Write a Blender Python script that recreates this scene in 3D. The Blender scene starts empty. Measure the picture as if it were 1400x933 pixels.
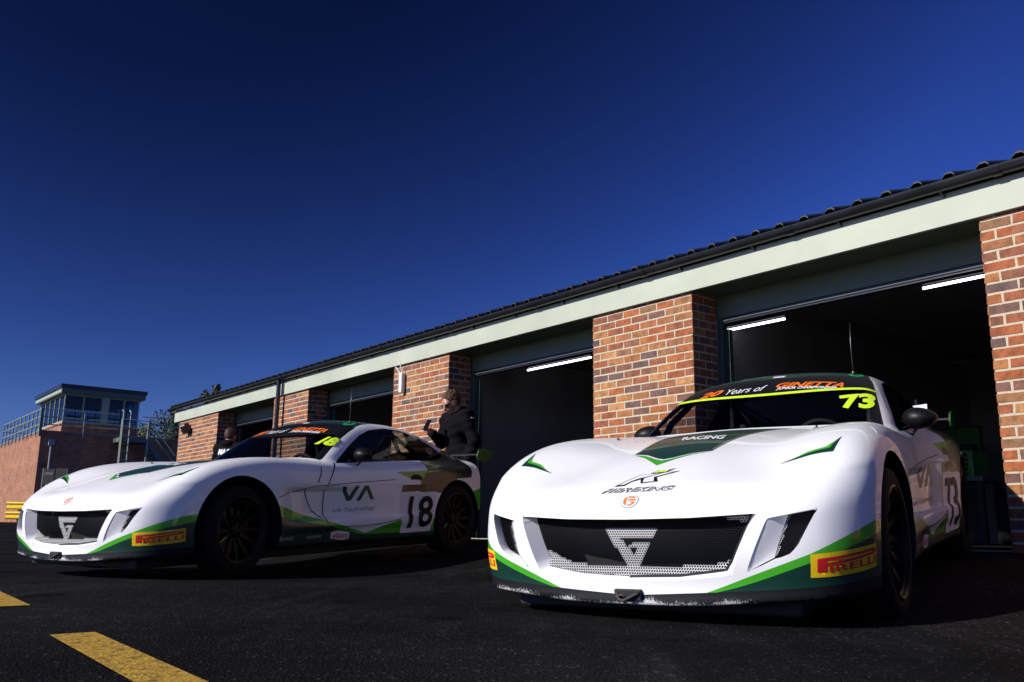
import bpy, bmesh, math, random
import numpy as np
from mathutils import Vector, Matrix
random.seed(7); np.random.seed(7)
R_ = math.radians
scene = bpy.context.scene
# ------------------------------------------------------------------ camera
F_PX, PITCH, ROLL, CAM_H = 1220.0, R_(12.0), 0.012, 0.33
cam_d = bpy.data.cameras.new('camera'); cam = bpy.data.objects.new('camera', cam_d)
scene.collection.objects.link(cam); scene.camera = cam
cam_d.sensor_width = 36.0; cam_d.lens = F_PX / 1400 * 36
cam_d.clip_start = 0.05; cam_d.clip_end = 3000
cam.matrix_world = Matrix.Translation((0, 0, CAM_H)) @ Matrix.Rotation(math.pi / 2 + PITCH, 4, 'X') @ Matrix.Rotation(ROLL, 4, 'Z')
# ------------------------------------------------------------------ sun and sky
SUN_EL, SUN_AZ = R_(28), R_(208)            # direction towards the sun, mathematical azimuth
sd = Vector((math.cos(SUN_AZ) * math.cos(SUN_EL), math.sin(SUN_AZ) * math.cos(SUN_EL), math.sin(SUN_EL)))
sun_d = bpy.data.lights.new('sun', 'SUN'); sun_d.energy = 5.0; sun_d.angle = R_(0.53); sun_d.color = (1, .95, .88)
sun = bpy.data.objects.new('sun', sun_d); scene.collection.objects.link(sun)
sun.rotation_euler = sd.to_track_quat('Z', 'Y').to_euler(); sun.location = (-10, -6, 12)
world = bpy.data.worlds.new('World'); scene.world = world; world.use_nodes = True
wt = world.node_tree; wt.nodes.clear()
wo = wt.nodes.new('ShaderNodeOutputWorld'); bg = wt.nodes.new('ShaderNodeBackground'); sky = wt.nodes.new('ShaderNodeTexSky')
sky.sky_type = 'NISHITA'; sky.sun_disc = False; sky.sun_elevation = SUN_EL
sky.sun_rotation = math.pi / 2 - SUN_AZ     # Blender measures clockwise from +Y
sky.altitude = 200; sky.air_density = 1.0; sky.dust_density = .25; sky.ozone_density = 3.5
gm = wt.nodes.new('ShaderNodeGamma'); gm.inputs['Gamma'].default_value = 1.74
hs = wt.nodes.new('ShaderNodeHueSaturation'); hs.inputs['Saturation'].default_value = 1.0; hs.inputs['Value'].default_value = 1.0
wt.links.new(sky.outputs[0], gm.inputs['Color']); tint = wt.nodes.new('ShaderNodeVectorMath'); tint.operation = 'MULTIPLY'; tint.inputs[1].default_value = (.092, .094, .172)   # deep polarised blue
wt.links.new(gm.outputs[0], tint.inputs[0]); wt.links.new(tint.outputs[0], hs.inputs['Color'])
# band of polarisation: the sky is darkest in one direction high ahead and clears away from it
tcw = wt.nodes.new('ShaderNodeTexCoord'); dp = wt.nodes.new('ShaderNodeVectorMath'); dp.operation = 'DOT_PRODUCT'; dp.inputs[1].default_value = (-.321, .602, .732)
mrw = wt.nodes.new('ShaderNodeMapRange'); mrw.inputs['From Min'].default_value = .94; mrw.inputs['From Max'].default_value = .66; mrw.inputs['To Min'].default_value = .42; mrw.inputs['To Max'].default_value = 1.5
scw = wt.nodes.new('ShaderNodeVectorMath'); scw.operation = 'SCALE'
wt.links.new(tcw.outputs['Generated'], dp.inputs[0]); wt.links.new(dp.outputs['Value'], mrw.inputs['Value']); wt.links.new(hs.outputs[0], scw.inputs[0]); wt.links.new(mrw.outputs[0], scw.inputs['Scale']); wt.links.new(scw.outputs[0], bg.inputs['Color']); wt.links.new(bg.outputs[0], wo.inputs['Surface'])
bg.inputs['Strength'].default_value = 0.10
scene.view_settings.view_transform = 'Standard'; scene.view_settings.look = 'None'
scene.view_settings.exposure = 0.1; scene.view_settings.gamma = 1
scene.render.engine = 'CYCLES'

# ------------------------------------------------------------------ helpers
COL = scene.collection
def srgb(r, g, b):
    return tuple(((c / 255) / 12.92 if c / 255 <= .04045 else ((c / 255 + .055) / 1.055) ** 2.4) for c in (r, g, b)) + (1,)
MATS = {}
def mat(name, color=(.5, .5, .5, 1), rough=.5, metal=0, coat=0, emit=None, estr=0, spec=.5, noise=0, nscale=20, bump=0, bscale=200, coords='Object', coat_rough=.03):
    if name in MATS: return MATS[name]
    m = bpy.data.materials.new(name); m.use_nodes = True; nt = m.node_tree; p = nt.nodes['Principled BSDF']
    p.inputs['Base Color'].default_value = color; p.inputs['Roughness'].default_value = rough
    p.inputs['Metallic'].default_value = metal; p.inputs['Coat Weight'].default_value = coat; p.inputs['Coat Roughness'].default_value = coat_rough
    p.inputs['Specular IOR Level'].default_value = spec
    if emit: p.inputs['Emission Color'].default_value = emit; p.inputs['Emission Strength'].default_value = estr
    if noise or bump:
        tc = nt.nodes.new('ShaderNodeTexCoord')
    if noise:
        n = nt.nodes.new('ShaderNodeTexNoise'); n.inputs['Scale'].default_value = nscale; n.inputs['Detail'].default_value = 5
        nt.links.new(tc.outputs[coords], n.inputs['Vector'])
        mr = nt.nodes.new('ShaderNodeMapRange'); mr.inputs['From Min'].default_value = .3; mr.inputs['From Max'].default_value = .7
        mr.inputs['To Min'].default_value = 1 - noise; mr.inputs['To Max'].default_value = 1 + noise
        nt.links.new(n.outputs['Fac'], mr.inputs['Value'])
        mx = nt.nodes.new('ShaderNodeVectorMath'); mx.operation = 'SCALE'; mx.inputs[0].default_value = color[:3]
        nt.links.new(mr.outputs[0], mx.inputs['Scale']); nt.links.new(mx.outputs[0], p.inputs['Base Color'])
        rr = nt.nodes.new('ShaderNodeMapRange'); rr.inputs['To Min'].default_value = max(0, rough - .08); rr.inputs['To Max'].default_value = min(1, rough + .08)
        nt.links.new(n.outputs['Fac'], rr.inputs['Value']); nt.links.new(rr.outputs[0], p.inputs['Roughness'])
    if bump:
        n2 = nt.nodes.new('ShaderNodeTexNoise'); n2.inputs['Scale'].default_value = bscale; n2.inputs['Detail'].default_value = 3
        nt.links.new(tc.outputs[coords], n2.inputs['Vector'])
        b = nt.nodes.new('ShaderNodeBump'); b.inputs['Strength'].default_value = bump; b.inputs['Distance'].default_value = .01
        nt.links.new(n2.outputs['Fac'], b.inputs['Height']); nt.links.new(b.outputs[0], p.inputs['Normal'])
    MATS[name] = m; return m
def link(o, parent=None):
    COL.objects.link(o)
    if parent is not None: o.parent = parent
    return o
def empty(name, label, cat, loc=(0, 0, 0), group=None, M=None):
    o = bpy.data.objects.new(name, None); COL.objects.link(o); o.empty_display_size = .2
    if M is not None: o.matrix_world = M
    else: o.location = loc
    o['label'] = label; o['category'] = cat
    if group: o['group'] = group
    return o
def tag(o, label, cat, group=None):
    o['label'] = label; o['category'] = cat
    if group: o['group'] = group
    return o
def struct(o):
    o['kind'] = 'structure'; return o
def mesh_obj(name, V, Fc, mats, parent=None, mi=None, smooth=False, normals=None):
    me = bpy.data.meshes.new(name); me.from_pydata([tuple(v) for v in V], [], [tuple(int(i) for i in f) for f in Fc])
    for m in (mats if isinstance(mats, (list, tuple)) else [mats]): me.materials.append(m)
    if mi is not None: me.polygons.foreach_set('material_index', np.asarray(mi, dtype=np.int32))
    if smooth or normals is not None: me.polygons.foreach_set('use_smooth', np.ones(len(me.polygons), dtype=bool))
    me.update()
    if normals is not None: me.normals_split_custom_set_from_vertices([tuple(n) for n in normals])
    return link(bpy.data.objects.new(name, me), parent)
class MB:
    """collects boxes, tubes, prisms and lathes into one mesh"""
    def __init__(s): s.V = []; s.F = []; s.MI = []; s.m = 0
    def add(s, V, F):
        o = len(s.V); s.V += [tuple(v) for v in V]; s.F += [tuple(i + o for i in f) for f in F]; s.MI += [s.m] * len(F); return s
    def box(s, x0, x1, y0, y1, z0, z1, M=None, bev=0):
        bm = bmesh.new(); bmesh.ops.create_cube(bm, size=1)
        for v in bm.verts: v.co = Vector(((x0 + x1) / 2 + v.co.x * (x1 - x0), (y0 + y1) / 2 + v.co.y * (y1 - y0), (z0 + z1) / 2 + v.co.z * (z1 - z0)))
        if bev: bmesh.ops.bevel(bm, geom=bm.edges[:], offset=bev, segments=2, affect='EDGES', profile=.5)
        return s.bm(bm, M)
    def bm(s, bm, M=None):
        bm.verts.index_update()
        V = [(M @ v.co if M is not None else v.co.copy()) for v in bm.verts]; s.add(V, [[v.index for v in f.verts] for f in bm.faces]); bm.free(); return s
    def tube(s, pts, r, n=10, M=None, closed=False, caps=True):
        pts = [Vector(p) for p in pts]; rr = r if isinstance(r, (list, tuple)) else [r] * len(pts)
        V = []; F = []; k = len(pts); up = None
        for i, p in enumerate(pts):
            if closed: t = pts[(i + 1) % k] - pts[i - 1]
            else: t = pts[min(i + 1, k - 1)] - pts[max(i - 1, 0)]
            t.normalize()
            if up is None: up = Vector((0, 0, 1)) if abs(t.z) < .9 else Vector((1, 0, 0))
            a = t.cross(up).normalized(); b = a.cross(t).normalized(); up = b
            for j in range(n):
                w = 2 * math.pi * j / n; V.append(p + (a * math.cos(w) + b * math.sin(w)) * rr[i])
        for i in range(k if closed else k - 1):
            for j in range(n):
                i2 = (i + 1) % k; F.append((i * n + j, i * n + (j + 1) % n, i2 * n + (j + 1) % n, i2 * n + j))
        if caps and not closed: F += [tuple(range(n))[::-1], tuple(range((k - 1) * n, k * n))]
        if M is not None: V = [M @ v for v in V]
        return s.add(V, F)
    def lathe(s, prof, n=48, M=None, closed=True):
        """prof: (r, y) around the y axis"""
        k = len(prof); V = []; F = []
        for j in range(n):
            w = 2 * math.pi * j / n
            for r, y in prof: V.append(Vector((r * math.cos(w), y, r * math.sin(w))))
        for j in range(n):
            for i in range(k if closed else k - 1):
                F.append((j * k + i, j * k + (i + 1) % k, ((j + 1) % n) * k + (i + 1) % k, ((j + 1) % n) * k + i))
        if M is not None: V = [M @ v for v in V]
        return s.add(V, F)
    def prism(s, poly, h0, h1, fn):
        """poly 2d, extruded from h0 to h1; fn(u, v, h) -> xyz"""
        n = len(poly); V = [fn(u, v, h0) for u, v in poly] + [fn(u, v, h1) for u, v in poly]
        F = [tuple(range(n))[::-1], tuple(range(n, 2 * n))] + [(i, (i + 1) % n, n + (i + 1) % n, n + i) for i in range(n)]
        return s.add(V, F)
    def build(s, name, mats, parent=None, smooth=False, auto=None):
        o = mesh_obj(name, s.V, s.F, mats, parent, s.MI, smooth or auto is not None)
        bm = bmesh.new(); bm.from_mesh(o.data); bmesh.ops.recalc_face_normals(bm, faces=bm.faces[:]); bm.to_mesh(o.data); bm.free()
        if auto is not None: o.data.set_sharp_from_angle(angle=R_(auto))
        return o
def surface_net(f, lo, hi, h):
    lo = np.array(lo, float); n = np.ceil((np.array(hi) - lo) / h).astype(int) + 1
    x = lo[0] + h * np.arange(n[0]); y = lo[1] + h * np.arange(n[1]); z = lo[2] + h * np.arange(n[2])
    S = f(x[:, None, None], y[None, :, None], z[None, None, :]); S = np.broadcast_to(S, tuple(n)) < 0
    c = np.zeros(tuple(n - 1), int)
    for i in (0, 1):
        for j in (0, 1):
            for k in (0, 1): c += S[i:n[0] - 1 + i, j:n[1] - 1 + j, k:n[2] - 1 + k]
    act = (c > 0) & (c < 8); idx = -np.ones(act.shape, int); idx[act] = np.arange(act.sum())
    ijk = np.argwhere(act); V = lo + (ijk + .5) * h
    Q = []
    for ax in range(3):
        A = np.take(S, range(n[ax] - 1), ax); B = np.take(S, range(1, n[ax]), ax)
        e = np.argwhere(A != B); sgn = A[tuple(e.T)]
        o = [a for a in range(3) if a != ax]
        ok = (e[:, o[0]] > 0) & (e[:, o[1]] > 0) & (e[:, o[0]] < n[o[0]] - 1) & (e[:, o[1]] < n[o[1]] - 1)
        e = e[ok]; sgn = sgn[ok]; q = []
        for d0, d1 in ((-1, -1), (0, -1), (0, 0), (-1, 0)):
            g = e.copy(); g[:, o[0]] += d0; g[:, o[1]] += d1; q.append(idx[tuple(g.T)])
        q = np.stack(q, 1); flip = sgn ^ (ax == 1)
        q[~flip] = q[~flip][:, ::-1]; Q.append(q)
    return V, np.concatenate(Q)
def tris(Q):
    return np.concatenate([Q[:, [0, 1, 2]], Q[:, [0, 2, 3]]])
def split(V, T, fld):
    """cut the triangles along fld = 0"""
    d = fld(V); s = d > 0; ts = s[T]; cnt = ts.sum(1); cr = (cnt == 1) | (cnt == 2)
    if not cr.any(): return V, T
    X = T[cr]; xs = ts[cr]; lone = np.where((xs.sum(1) == 1)[:, None], xs, ~xs).argmax(1); r = np.arange(len(X))
    a, b, c = X[r, lone], X[r, (lone + 1) % 3], X[r, (lone + 2) % 3]
    E = np.sort(np.concatenate([np.stack([a, b], 1), np.stack([a, c], 1)]), 1)
    U, inv = np.unique(E, axis=0, return_inverse=True); inv = inv.ravel()
    t = d[U[:, 0]] / (d[U[:, 0]] - d[U[:, 1]]); NV = V[U[:, 0]] + (V[U[:, 1]] - V[U[:, 0]]) * t[:, None]
    p = len(V) + inv[:len(X)]; q = len(V) + inv[len(X):]
    return np.concatenate([V, NV]), np.concatenate([T[~cr], np.stack([a, p, q], 1), np.stack([p, b, c], 1), np.stack([p, c, q], 1)])
def poly_sd(px, py, P):
    P = np.asarray(P, float); d = np.full(px.shape, 1e9); s = np.ones(px.shape); n = len(P)
    for i in range(n):
        a = P[i]; b = P[i - 1]; ex, ey = b - a; wx, wy = px - a[0], py - a[1]
        t = np.clip((wx * ex + wy * ey) / (ex * ex + ey * ey), 0, 1)
        d = np.minimum(d, (wx - ex * t) ** 2 + (wy - ey * t) ** 2)
        c1 = py >= a[1]; c2 = py < b[1]; c3 = ex * wy > ey * wx
        s = np.where((c1 & c2 & c3) | (~c1 & ~c2 & ~c3), -s, s)
    return s * np.sqrt(d)
def boundary_edges(T):
    E = np.concatenate([T[:, [0, 1]], T[:, [1, 2]], T[:, [2, 0]]]); S = np.sort(E, 1)
    U, inv, cnt = np.unique(S, axis=0, return_inverse=True, return_counts=True); return E[cnt[inv.ravel()] == 1]
def compact(V, T, *arr):
    u, inv = np.unique(T, return_inverse=True); return (V[u], inv.reshape(T.shape)) + tuple(a[u] for a in arr)
# ------------------------------------------------------------------ car body as one smooth implicit solid
def nspl(xs, ys):
    """natural cubic spline evaluator"""
    xs = np.asarray(xs, float); ys = np.asarray(ys, float); n = len(xs)
    o = np.argsort(xs); xs = xs[o]; ys = ys[o]
    h = np.diff(xs); A = np.eye(n); b = np.zeros(n)
    for i in range(1, n - 1):
        A[i, i - 1] = h[i - 1]; A[i, i] = 2 * (h[i - 1] + h[i]); A[i, i + 1] = h[i]
        b[i] = 6 * ((ys[i + 1] - ys[i]) / h[i] - (ys[i] - ys[i - 1]) / h[i - 1])
    M = np.linalg.solve(A, b)
    def ev(x):
        x = np.clip(x, xs[0], xs[-1])
        i = np.clip(np.searchsorted(xs, x) - 1, 0, n - 2)
        t = x - xs[i]; hh = h[i]
        return (ys[i] + t * ((ys[i + 1] - ys[i]) / hh - hh * (2 * M[i] + M[i + 1]) / 6)
                + t * t * M[i] / 2 + t ** 3 * (M[i + 1] - M[i]) / (6 * hh))
    return ev
def smax(a, b, k):
    h = np.maximum(k - np.abs(a - b), 0) / k
    return np.maximum(a, b) + h * h * k * 0.25
def smin(a, b, k):
    return -smax(-a, -b, k)
def sstep(a, b, x):
    t = np.clip((x - a) / (b - a), 0, 1)
    return t * t * (3 - 2 * t)

HX = [-2.25, -1.95, -1.6, -1.2, -.8, -.4, 0, .3, .6, .9, 1.2, 1.45, 1.65, 1.8, 1.92, 2.0, 2.1]
HY = [0, .2, .42, .56, .70, .86]
HZ = [
 [.80, .835, .85, .85, .84, .83, .82, .82, .82, .805, .772, .722, .665, .612, .562, .515, .44],
 [.80, .835, .85, .85, .84, .83, .82, .82, .815, .797, .764, .715, .662, .610, .560, .512, .44],
 [.80, .83, .845, .845, .835, .81, .79, .785, .780, .762, .730, .690, .640, .592, .542, .49, .42],
 [.80, .83, .845, .845, .835, .81, .79, .785, .792, .785, .762, .720, .655, .590, .530, .472, .40],
 [.76, .795, .81, .81, .805, .795, .79, .79, .800, .808, .792, .745, .667, .585, .510, .44, .36],
 [.72, .76, .775, .785, .775, .76, .755, .755, .765, .775, .765, .715, .625, .53, .45, .38, .30]]
for _i, _d in ((2, .030), (3, .022)):
    HZ[_i] = [z + _d * float(sstep(1.7, 1.3, x)) * float(sstep(-.1, .4, x)) for z, x in zip(HZ[_i], HX)]
_hs = [nspl(HX, z) for z in HZ]
_ky = np.array([-y for y in HY[:0:-1]] + HY)
_card = []
for _i in range(len(HY)):
    e = np.zeros(len(_ky)); e[len(HY) - 1 + _i] = 1; e[len(HY) - 1 - _i] = 1
    _card.append(nspl(_ky, e))
def H(x, y):
    ay = np.abs(y); s = 0
    for c, h in zip(_card, _hs): s = s + c(ay) * h(x)
    return s
_W = nspl([-2.3, -2.05, -1.75, -1.4, -1.1, -.75, -.35, .1, .5, .8, 1.1, 1.4, 1.65, 1.85, 2.1],
          [.60, .70, .785, .84, .855, .835, .815, .81, .825, .848, .862, .858, .84, .80, .70])
_Wz = nspl([0, .10, .22, .35, .5, .62, .72, .82, .95], [-.06, -.035, -.012, 0, .0, -.008, -.03, -.07, -.15])
def Wd(x, z):
    w = _W(x) + _Wz(z)
    # scoop behind the front wheel and the sill crease
    dep = .045 * sstep(.93, .72, x) * sstep(-.1, .45, x) * sstep(.60, .555, z) * sstep(.30, .40, z)
    cr = .022 * sstep(.78, .6, x) * sstep(-.95, -.6, x) * sstep(.345, .375, z) * sstep(.62, .40, z)
    up = .012 * sstep(.30, .25, z) * sstep(.9, .7, x) * sstep(-1.0, -.8, x)
    sh = .004 * sstep(.60, .615, z) * sstep(1.0, .6, x) * sstep(-.9, -.5, x) * sstep(.80, .65, z)
    return w - dep - cr - up + sh
_Xz = nspl([0, .10, .18, .28, .38, .46, .52, .60], [2.045, 2.045, 2.03, 2.045, 2.045, 2.03, 2.01, 1.96])
_Xy = nspl([-1, -.88, -.8, -.7, -.5, -.3, 0, .3, .5, .7, .8, .88, 1], [.60, .36, .235, .13, .048, .014, 0, .014, .048, .13, .235, .36, .60])
def Xf(y, z):
    return _Xz(z) - _Xy(y)
_Xt = nspl([0, .2, .4, .6, .8, .9], [-1.60, -1.68, -1.73, -1.75, -1.80, -1.82])
def Xr(y, z):
    return _Xt(z) + .12 * y * y
CX = [-2.4, -2.2, -1.9, -1.6, -1.3, -1.0, -.7, -.45, -.25, -.07, .1, .3, .5, .75, 1.0]
CZ = [.53, .64, .80, .92, 1.03, 1.125, 1.172, 1.180, 1.172, 1.133, 1.06, .948, .825, .66, .48]
_C = nspl(CX, CZ)
def Hc(x, y):
    return _C(x) - .15 * y * y - .25 * np.abs(y) ** 4
_Cw = nspl([-2.4, -2.0, -1.6, -1.2, -.8, -.4, 0, .3, .6], [.60, .64, .675, .70, .715, .72, .715, .70, .66])
_Cwz = nspl([.6, .78, .9, 1.0, 1.1, 1.2], [.05, .0, -.055, -.11, -.165, -.22])
def Wc(x, z):
    return _Cw(x) + _Cwz(z)
def fcar(x, y, z):
    hz = (z - H(x, y)) / 1.08
    sd = np.abs(y) - Wd(x, z)
    nf = (x - Xf(y, z)) / 1.08
    b = smax(hz, nf, .07)
    b = smax(b, sd, .085)
    b = smax(b, Xr(y, z) - x, .05)
    b = smax(b, .131 + .024 * sstep(.15, .7, np.abs(y)) * sstep(1.1, 1.5, x) + .033 * sstep(1.4, 1.1, x) - z, .02)
    c = smax((z - Hc(x, y)) / 1.15, (np.abs(y) - Wc(x, z)) / 1.1, .065)
    c = smax(c, .70 - z, .02)
    c = smax(c, Xr(y, z) - x + .02, .03)
    return smin(b, c, .03)
def fgrad(f, P, e=1e-4):
    x, y, z = P[:, 0], P[:, 1], P[:, 2]
    g = np.stack([f(x + e, y, z) - f(x - e, y, z), f(x, y + e, z) - f(x, y - e, z), f(x, y, z + e) - f(x, y, z - e)], 1) / (2 * e)
    return g
def newton(f, P, n=4):
    for _ in range(n):
        v = f(P[:, 0], P[:, 1], P[:, 2]); g = fgrad(f, P)
        P = P - (v / np.maximum((g * g).sum(1), .05))[:, None] * g
    return P
# ------------------------------------------------------------------ car paints
WHIN = mat('white_paint_inner', (.84, .84, .84, 1), .4)
WHITE = mat('white_paint', (.86, .865, .865, 1), .5, coat=.6, spec=.2, coat_rough=.015, noise=.012, nscale=3)
def backblack(m):
    nt = m.node_tree; out = nt.nodes['Material Output']; p = nt.nodes['Principled BSDF']
    g = nt.nodes.new('ShaderNodeNewGeometry'); d = nt.nodes.new('ShaderNodeBsdfDiffuse'); d.inputs['Color'].default_value = (.012, .012, .013, 1)
    mx = nt.nodes.new('ShaderNodeMixShader'); nt.links.new(g.outputs['Backfacing'], mx.inputs[0]); nt.links.new(p.outputs[0], mx.inputs[1]); nt.links.new(d.outputs[0], mx.inputs[2]); nt.links.new(mx.outputs[0], out.inputs['Surface'])
    return m
GREEN = mat('bright_green_vinyl', (.060, .42, .022, 1), .35, coat=.6)
DGREEN = mat('dark_green_vinyl', (.005, .038, .026, 1), .4, coat=.25)
NAVY = mat('black_green_vinyl', (.006, .009, .008, 1), .35, coat=.3)
BLACKP = mat('black_plastic', (.010, .010, .011, 1), .45, noise=.2)
for m in (WHITE, GREEN, DGREEN, NAVY): backblack(m)
BLK = mat('black_vinyl', (.007, .007, .010, 1), .45, spec=.15)
WVIN = mat('white_vinyl', (.78, .78, .80, 1), .4)
YEL = mat('fluorescent_yellow_vinyl', (.62, .86, .03, 1), .5)
ORG = mat('orange_vinyl', (.86, .17, .012, 1), .45)
TYEL = mat('tyre_sticker_yellow', (.88, .58, .01, 1), .45, noise=.05, nscale=60)
TRED = mat('tyre_sticker_red', (.60, .015, .02, 1), .45)
GRYT = mat('grey_lettering', (.10, .10, .11, 1), .5)
GOLD = mat('gold_pinstripe', (.42, .34, .17, 1), .35, coat=.5)
SILV_LIT = mat('silver_and_sunlit_mesh', (.56, .56, .55, 1), .45)
MESHB = mat('black_mesh', (.006, .006, .007, 1), .5, spec=.2)
RUB = mat('tyre_rubber', (.008, .008, .009, 1), .8, spec=.2, noise=.2, nscale=30, bump=.2, bscale=120)
RIM = mat('gunmetal_rim', (.005, .005, .005, 1), .45, spec=.2)
RIMEDGE = mat('bronze_rim_edge', (.04, .026, .018, 1), .4, metal=.7)
STEEL = mat('steel', (.16, .16, .16, 1), .4, metal=1)
INTER = mat('dark_interior', (.010, .010, .011, 1), .7)
SEAT = mat('seat_fabric', (.02, .02, .022, 1), .9)
MIRR = mat('mirror_glass', (.5, .5, .5, 1), .03, metal=1)
def glass(name, tint, rough=0.0):
    m = bpy.data.materials.new(name); m.use_nodes = True; nt = m.node_tree; nt.nodes.clear()
    out = nt.nodes.new('ShaderNodeOutputMaterial'); tr = nt.nodes.new('ShaderNodeBsdfTransparent'); tr.inputs['Color'].default_value = tint
    gl = nt.nodes.new('ShaderNodeBsdfGlossy'); gl.inputs['Roughness'].default_value = rough; gl.inputs['Color'].default_value = (.48, .48, .48, 1)
    fr = nt.nodes.new('ShaderNodeFresnel'); fr.inputs['IOR'].default_value = 1.45
    mx = nt.nodes.new('ShaderNodeMixShader'); g = nt.nodes.new('ShaderNodeNewGeometry'); io = nt.nodes.new('ShaderNodeMapRange'); io.inputs['To Min'].default_value = 1.45; io.inputs['To Max'].default_value = 1 / 1.45
    nt.links.new(g.outputs['Backfacing'], io.inputs['Value']); nt.links.new(io.outputs[0], fr.inputs['IOR'])
    nt.links.new(fr.outputs[0], mx.inputs[0]); nt.links.new(tr.outputs[0], mx.inputs[1]); nt.links.new(gl.outputs[0], mx.inputs[2]); nt.links.new(mx.outputs[0], out.inputs['Surface'])
    return m
GLASS = glass('car_glass', (.62, .64, .66, 1)); DGLASS = glass('dark_quarter_glass', (.03, .03, .035, 1))
def scuffed():
    m = mat('scuffed_black_lip', (.008, .008, .010, 1), .55, spec=.2); nt = m.node_tree; p = nt.nodes['Principled BSDF']
    tc = nt.nodes.new('ShaderNodeTexCoord'); sp = nt.nodes.new('ShaderNodeSeparateXYZ'); nt.links.new(tc.outputs['Object'], sp.inputs[0])
    mp = nt.nodes.new('ShaderNodeMapping'); mp.inputs['Scale'].default_value = (70, 110, 75); nt.links.new(tc.outputs['Object'], mp.inputs['Vector'])
    n = nt.nodes.new('ShaderNodeTexNoise'); n.inputs['Scale'].default_value = 1.6; n.inputs['Detail'].default_value = 6; n.inputs['Roughness'].default_value = .75; nt.links.new(mp.outputs[0], n.inputs['Vector'])
    mp2 = nt.nodes.new('ShaderNodeMapping'); mp2.inputs['Scale'].default_value = (3, 3.5, .5); nt.links.new(tc.outputs['Object'], mp2.inputs['Vector'])
    n2 = nt.nodes.new('ShaderNodeTexNoise'); n2.inputs['Scale'].default_value = 1.3; nt.links.new(mp2.outputs[0], n2.inputs['Vector'])
    # worn most along the bottom edge of the lip
    mr = nt.nodes.new('ShaderNodeMapRange'); mr.inputs['From Min'].default_value = .185; mr.inputs['From Max'].default_value = .125; mr.inputs['To Min'].default_value = -.26; mr.inputs['To Max'].default_value = .31
    nt.links.new(sp.outputs['Z'], mr.inputs['Value'])
    a = nt.nodes.new('ShaderNodeMath'); a.operation = 'ADD'; nt.links.new(n.outputs['Fac'], a.inputs[0]); nt.links.new(mr.outputs[0], a.inputs[1])
    s2 = nt.nodes.new('ShaderNodeMath'); s2.operation = 'MULTIPLY_ADD'; s2.inputs[1].default_value = 1.1; s2.inputs[2].default_value = -.56; nt.links.new(n2.outputs['Fac'], s2.inputs[0])
    a2 = nt.nodes.new('ShaderNodeMath'); a2.operation = 'ADD'; nt.links.new(a.outputs[0], a2.inputs[0]); nt.links.new(s2.outputs[0], a2.inputs[1])
    ax = nt.nodes.new('ShaderNodeMapRange'); ax.inputs['From Min'].default_value = 1.80; ax.inputs['From Max'].default_value = 1.95; ax.inputs['To Min'].default_value = -.25; ax.inputs['To Max'].default_value = 0
    nt.links.new(sp.outputs['X'], ax.inputs['Value']); a3 = nt.nodes.new('ShaderNodeMath'); a3.operation = 'ADD'; nt.links.new(a2.outputs[0], a3.inputs[0]); nt.links.new(ax.outputs[0], a3.inputs[1])
    cr = nt.nodes.new('ShaderNodeMapRange'); cr.inputs['From Min'].default_value = .55; cr.inputs['From Max'].default_value = .66; nt.links.new(a3.outputs[0], cr.inputs['Value'])
    mx = nt.nodes.new('ShaderNodeMix'); mx.data_type = 'RGBA'; mx.inputs['A'].default_value = (.008, .009, .011, 1); mx.inputs['B'].default_value = (.62, .62, .63, 1)
    nt.links.new(cr.outputs[0], mx.inputs['Factor']); nt.links.new(mx.outputs['Result'], p.inputs['Base Color'])
    return m
SCUFF = scuffed()
CARMATS = [WHITE, GREEN, DGREEN, NAVY, SCUFF, BLACKP, GLASS, DGLASS, BLK]

# ------------------------------------------------------------------ livery lines (car axes: x forward, y left, z up)
def lerp(xs, ys): return lambda t: np.interp(t, xs, ys)
_Ufs = nspl([.0, .2, .30, .443, .559, .666, .81, .941, 1.1, 1.3], [.10, .155, .183, .236, .279, .319, .374, .420, .47, .52])
_Lfs = nspl([.0, .2, .30, .422, .574, .663, .806, .933, 1.1, 1.3], [.10, .150, .176, .206, .256, .287, .330, .368, .41, .45])
_Usd = lerp([-3, -1.2, -.443, -.057, .309, .93, 1.25], [.33, .33, .322, .231, .323, .468, .54])
_Lsd = lerp([-3, -.445, -.05, .0, .32, .9, 1.25], [.218, .218, .221, .224, .29, .384, .44])
def sarc(x, y): return np.abs(y) + .35 * np.maximum(1.94 - x, 0)
def U_(x, y): return np.where(x > 1.25, _Ufs(np.minimum(sarc(x, y), 1.3)), _Usd(x))
def L_(x, y): return np.where(x > 1.25, _Lfs(np.minimum(sarc(x, y), 1.3)), _Lsd(x))
def B_(x, y): return np.where(x > 1.25, .168 + .052 * sarc(x, y), np.where(x < -1.2, .38, .15))
ARCH = ((1.25, .305, .367), (-1.235, .300, .352))
GR = [(-.3, .449), (0, .449), (.26, .452), (.498, .463), (.488, .440), (.400, .248), (.36, .242), (.20, .226), (0, .220), (-.3, .226)]
DU = [(.533, .445), (.695, .474), (.69, .466), (.632, .352), (.606, .322), (.452, .258)]
WIN = [(.215, .782), (.10, .86), (-.02, .935), (-.17, 1.015), (-.33, 1.07), (-.55, 1.095), (-.75, 1.085), (-.95, 1.035), (-1.12, .962), (-1.22, .895), (-1.22, .875), (-1.13, .838), (-.98, .830), (-.7, .822), (-.2, .803), (.05, .790)]
FRONT = [(.395, 1.0), (.415, .765), (.527, .600), (.63, .580), (.95, .520), (.95, .0), (3, .0), (3, 1.0)]
DOOR = [(.245, .775), (.33, .70), (.400, .607), (.390, .35), (.380, .300), (0, .285), (-.443, .325), (-.60, .40), (-.70, .48), (-.76, .57), (-.79, .68), (-.80, .815), (-.7, .815), (-.2, .797), (.05, .784)]
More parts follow.
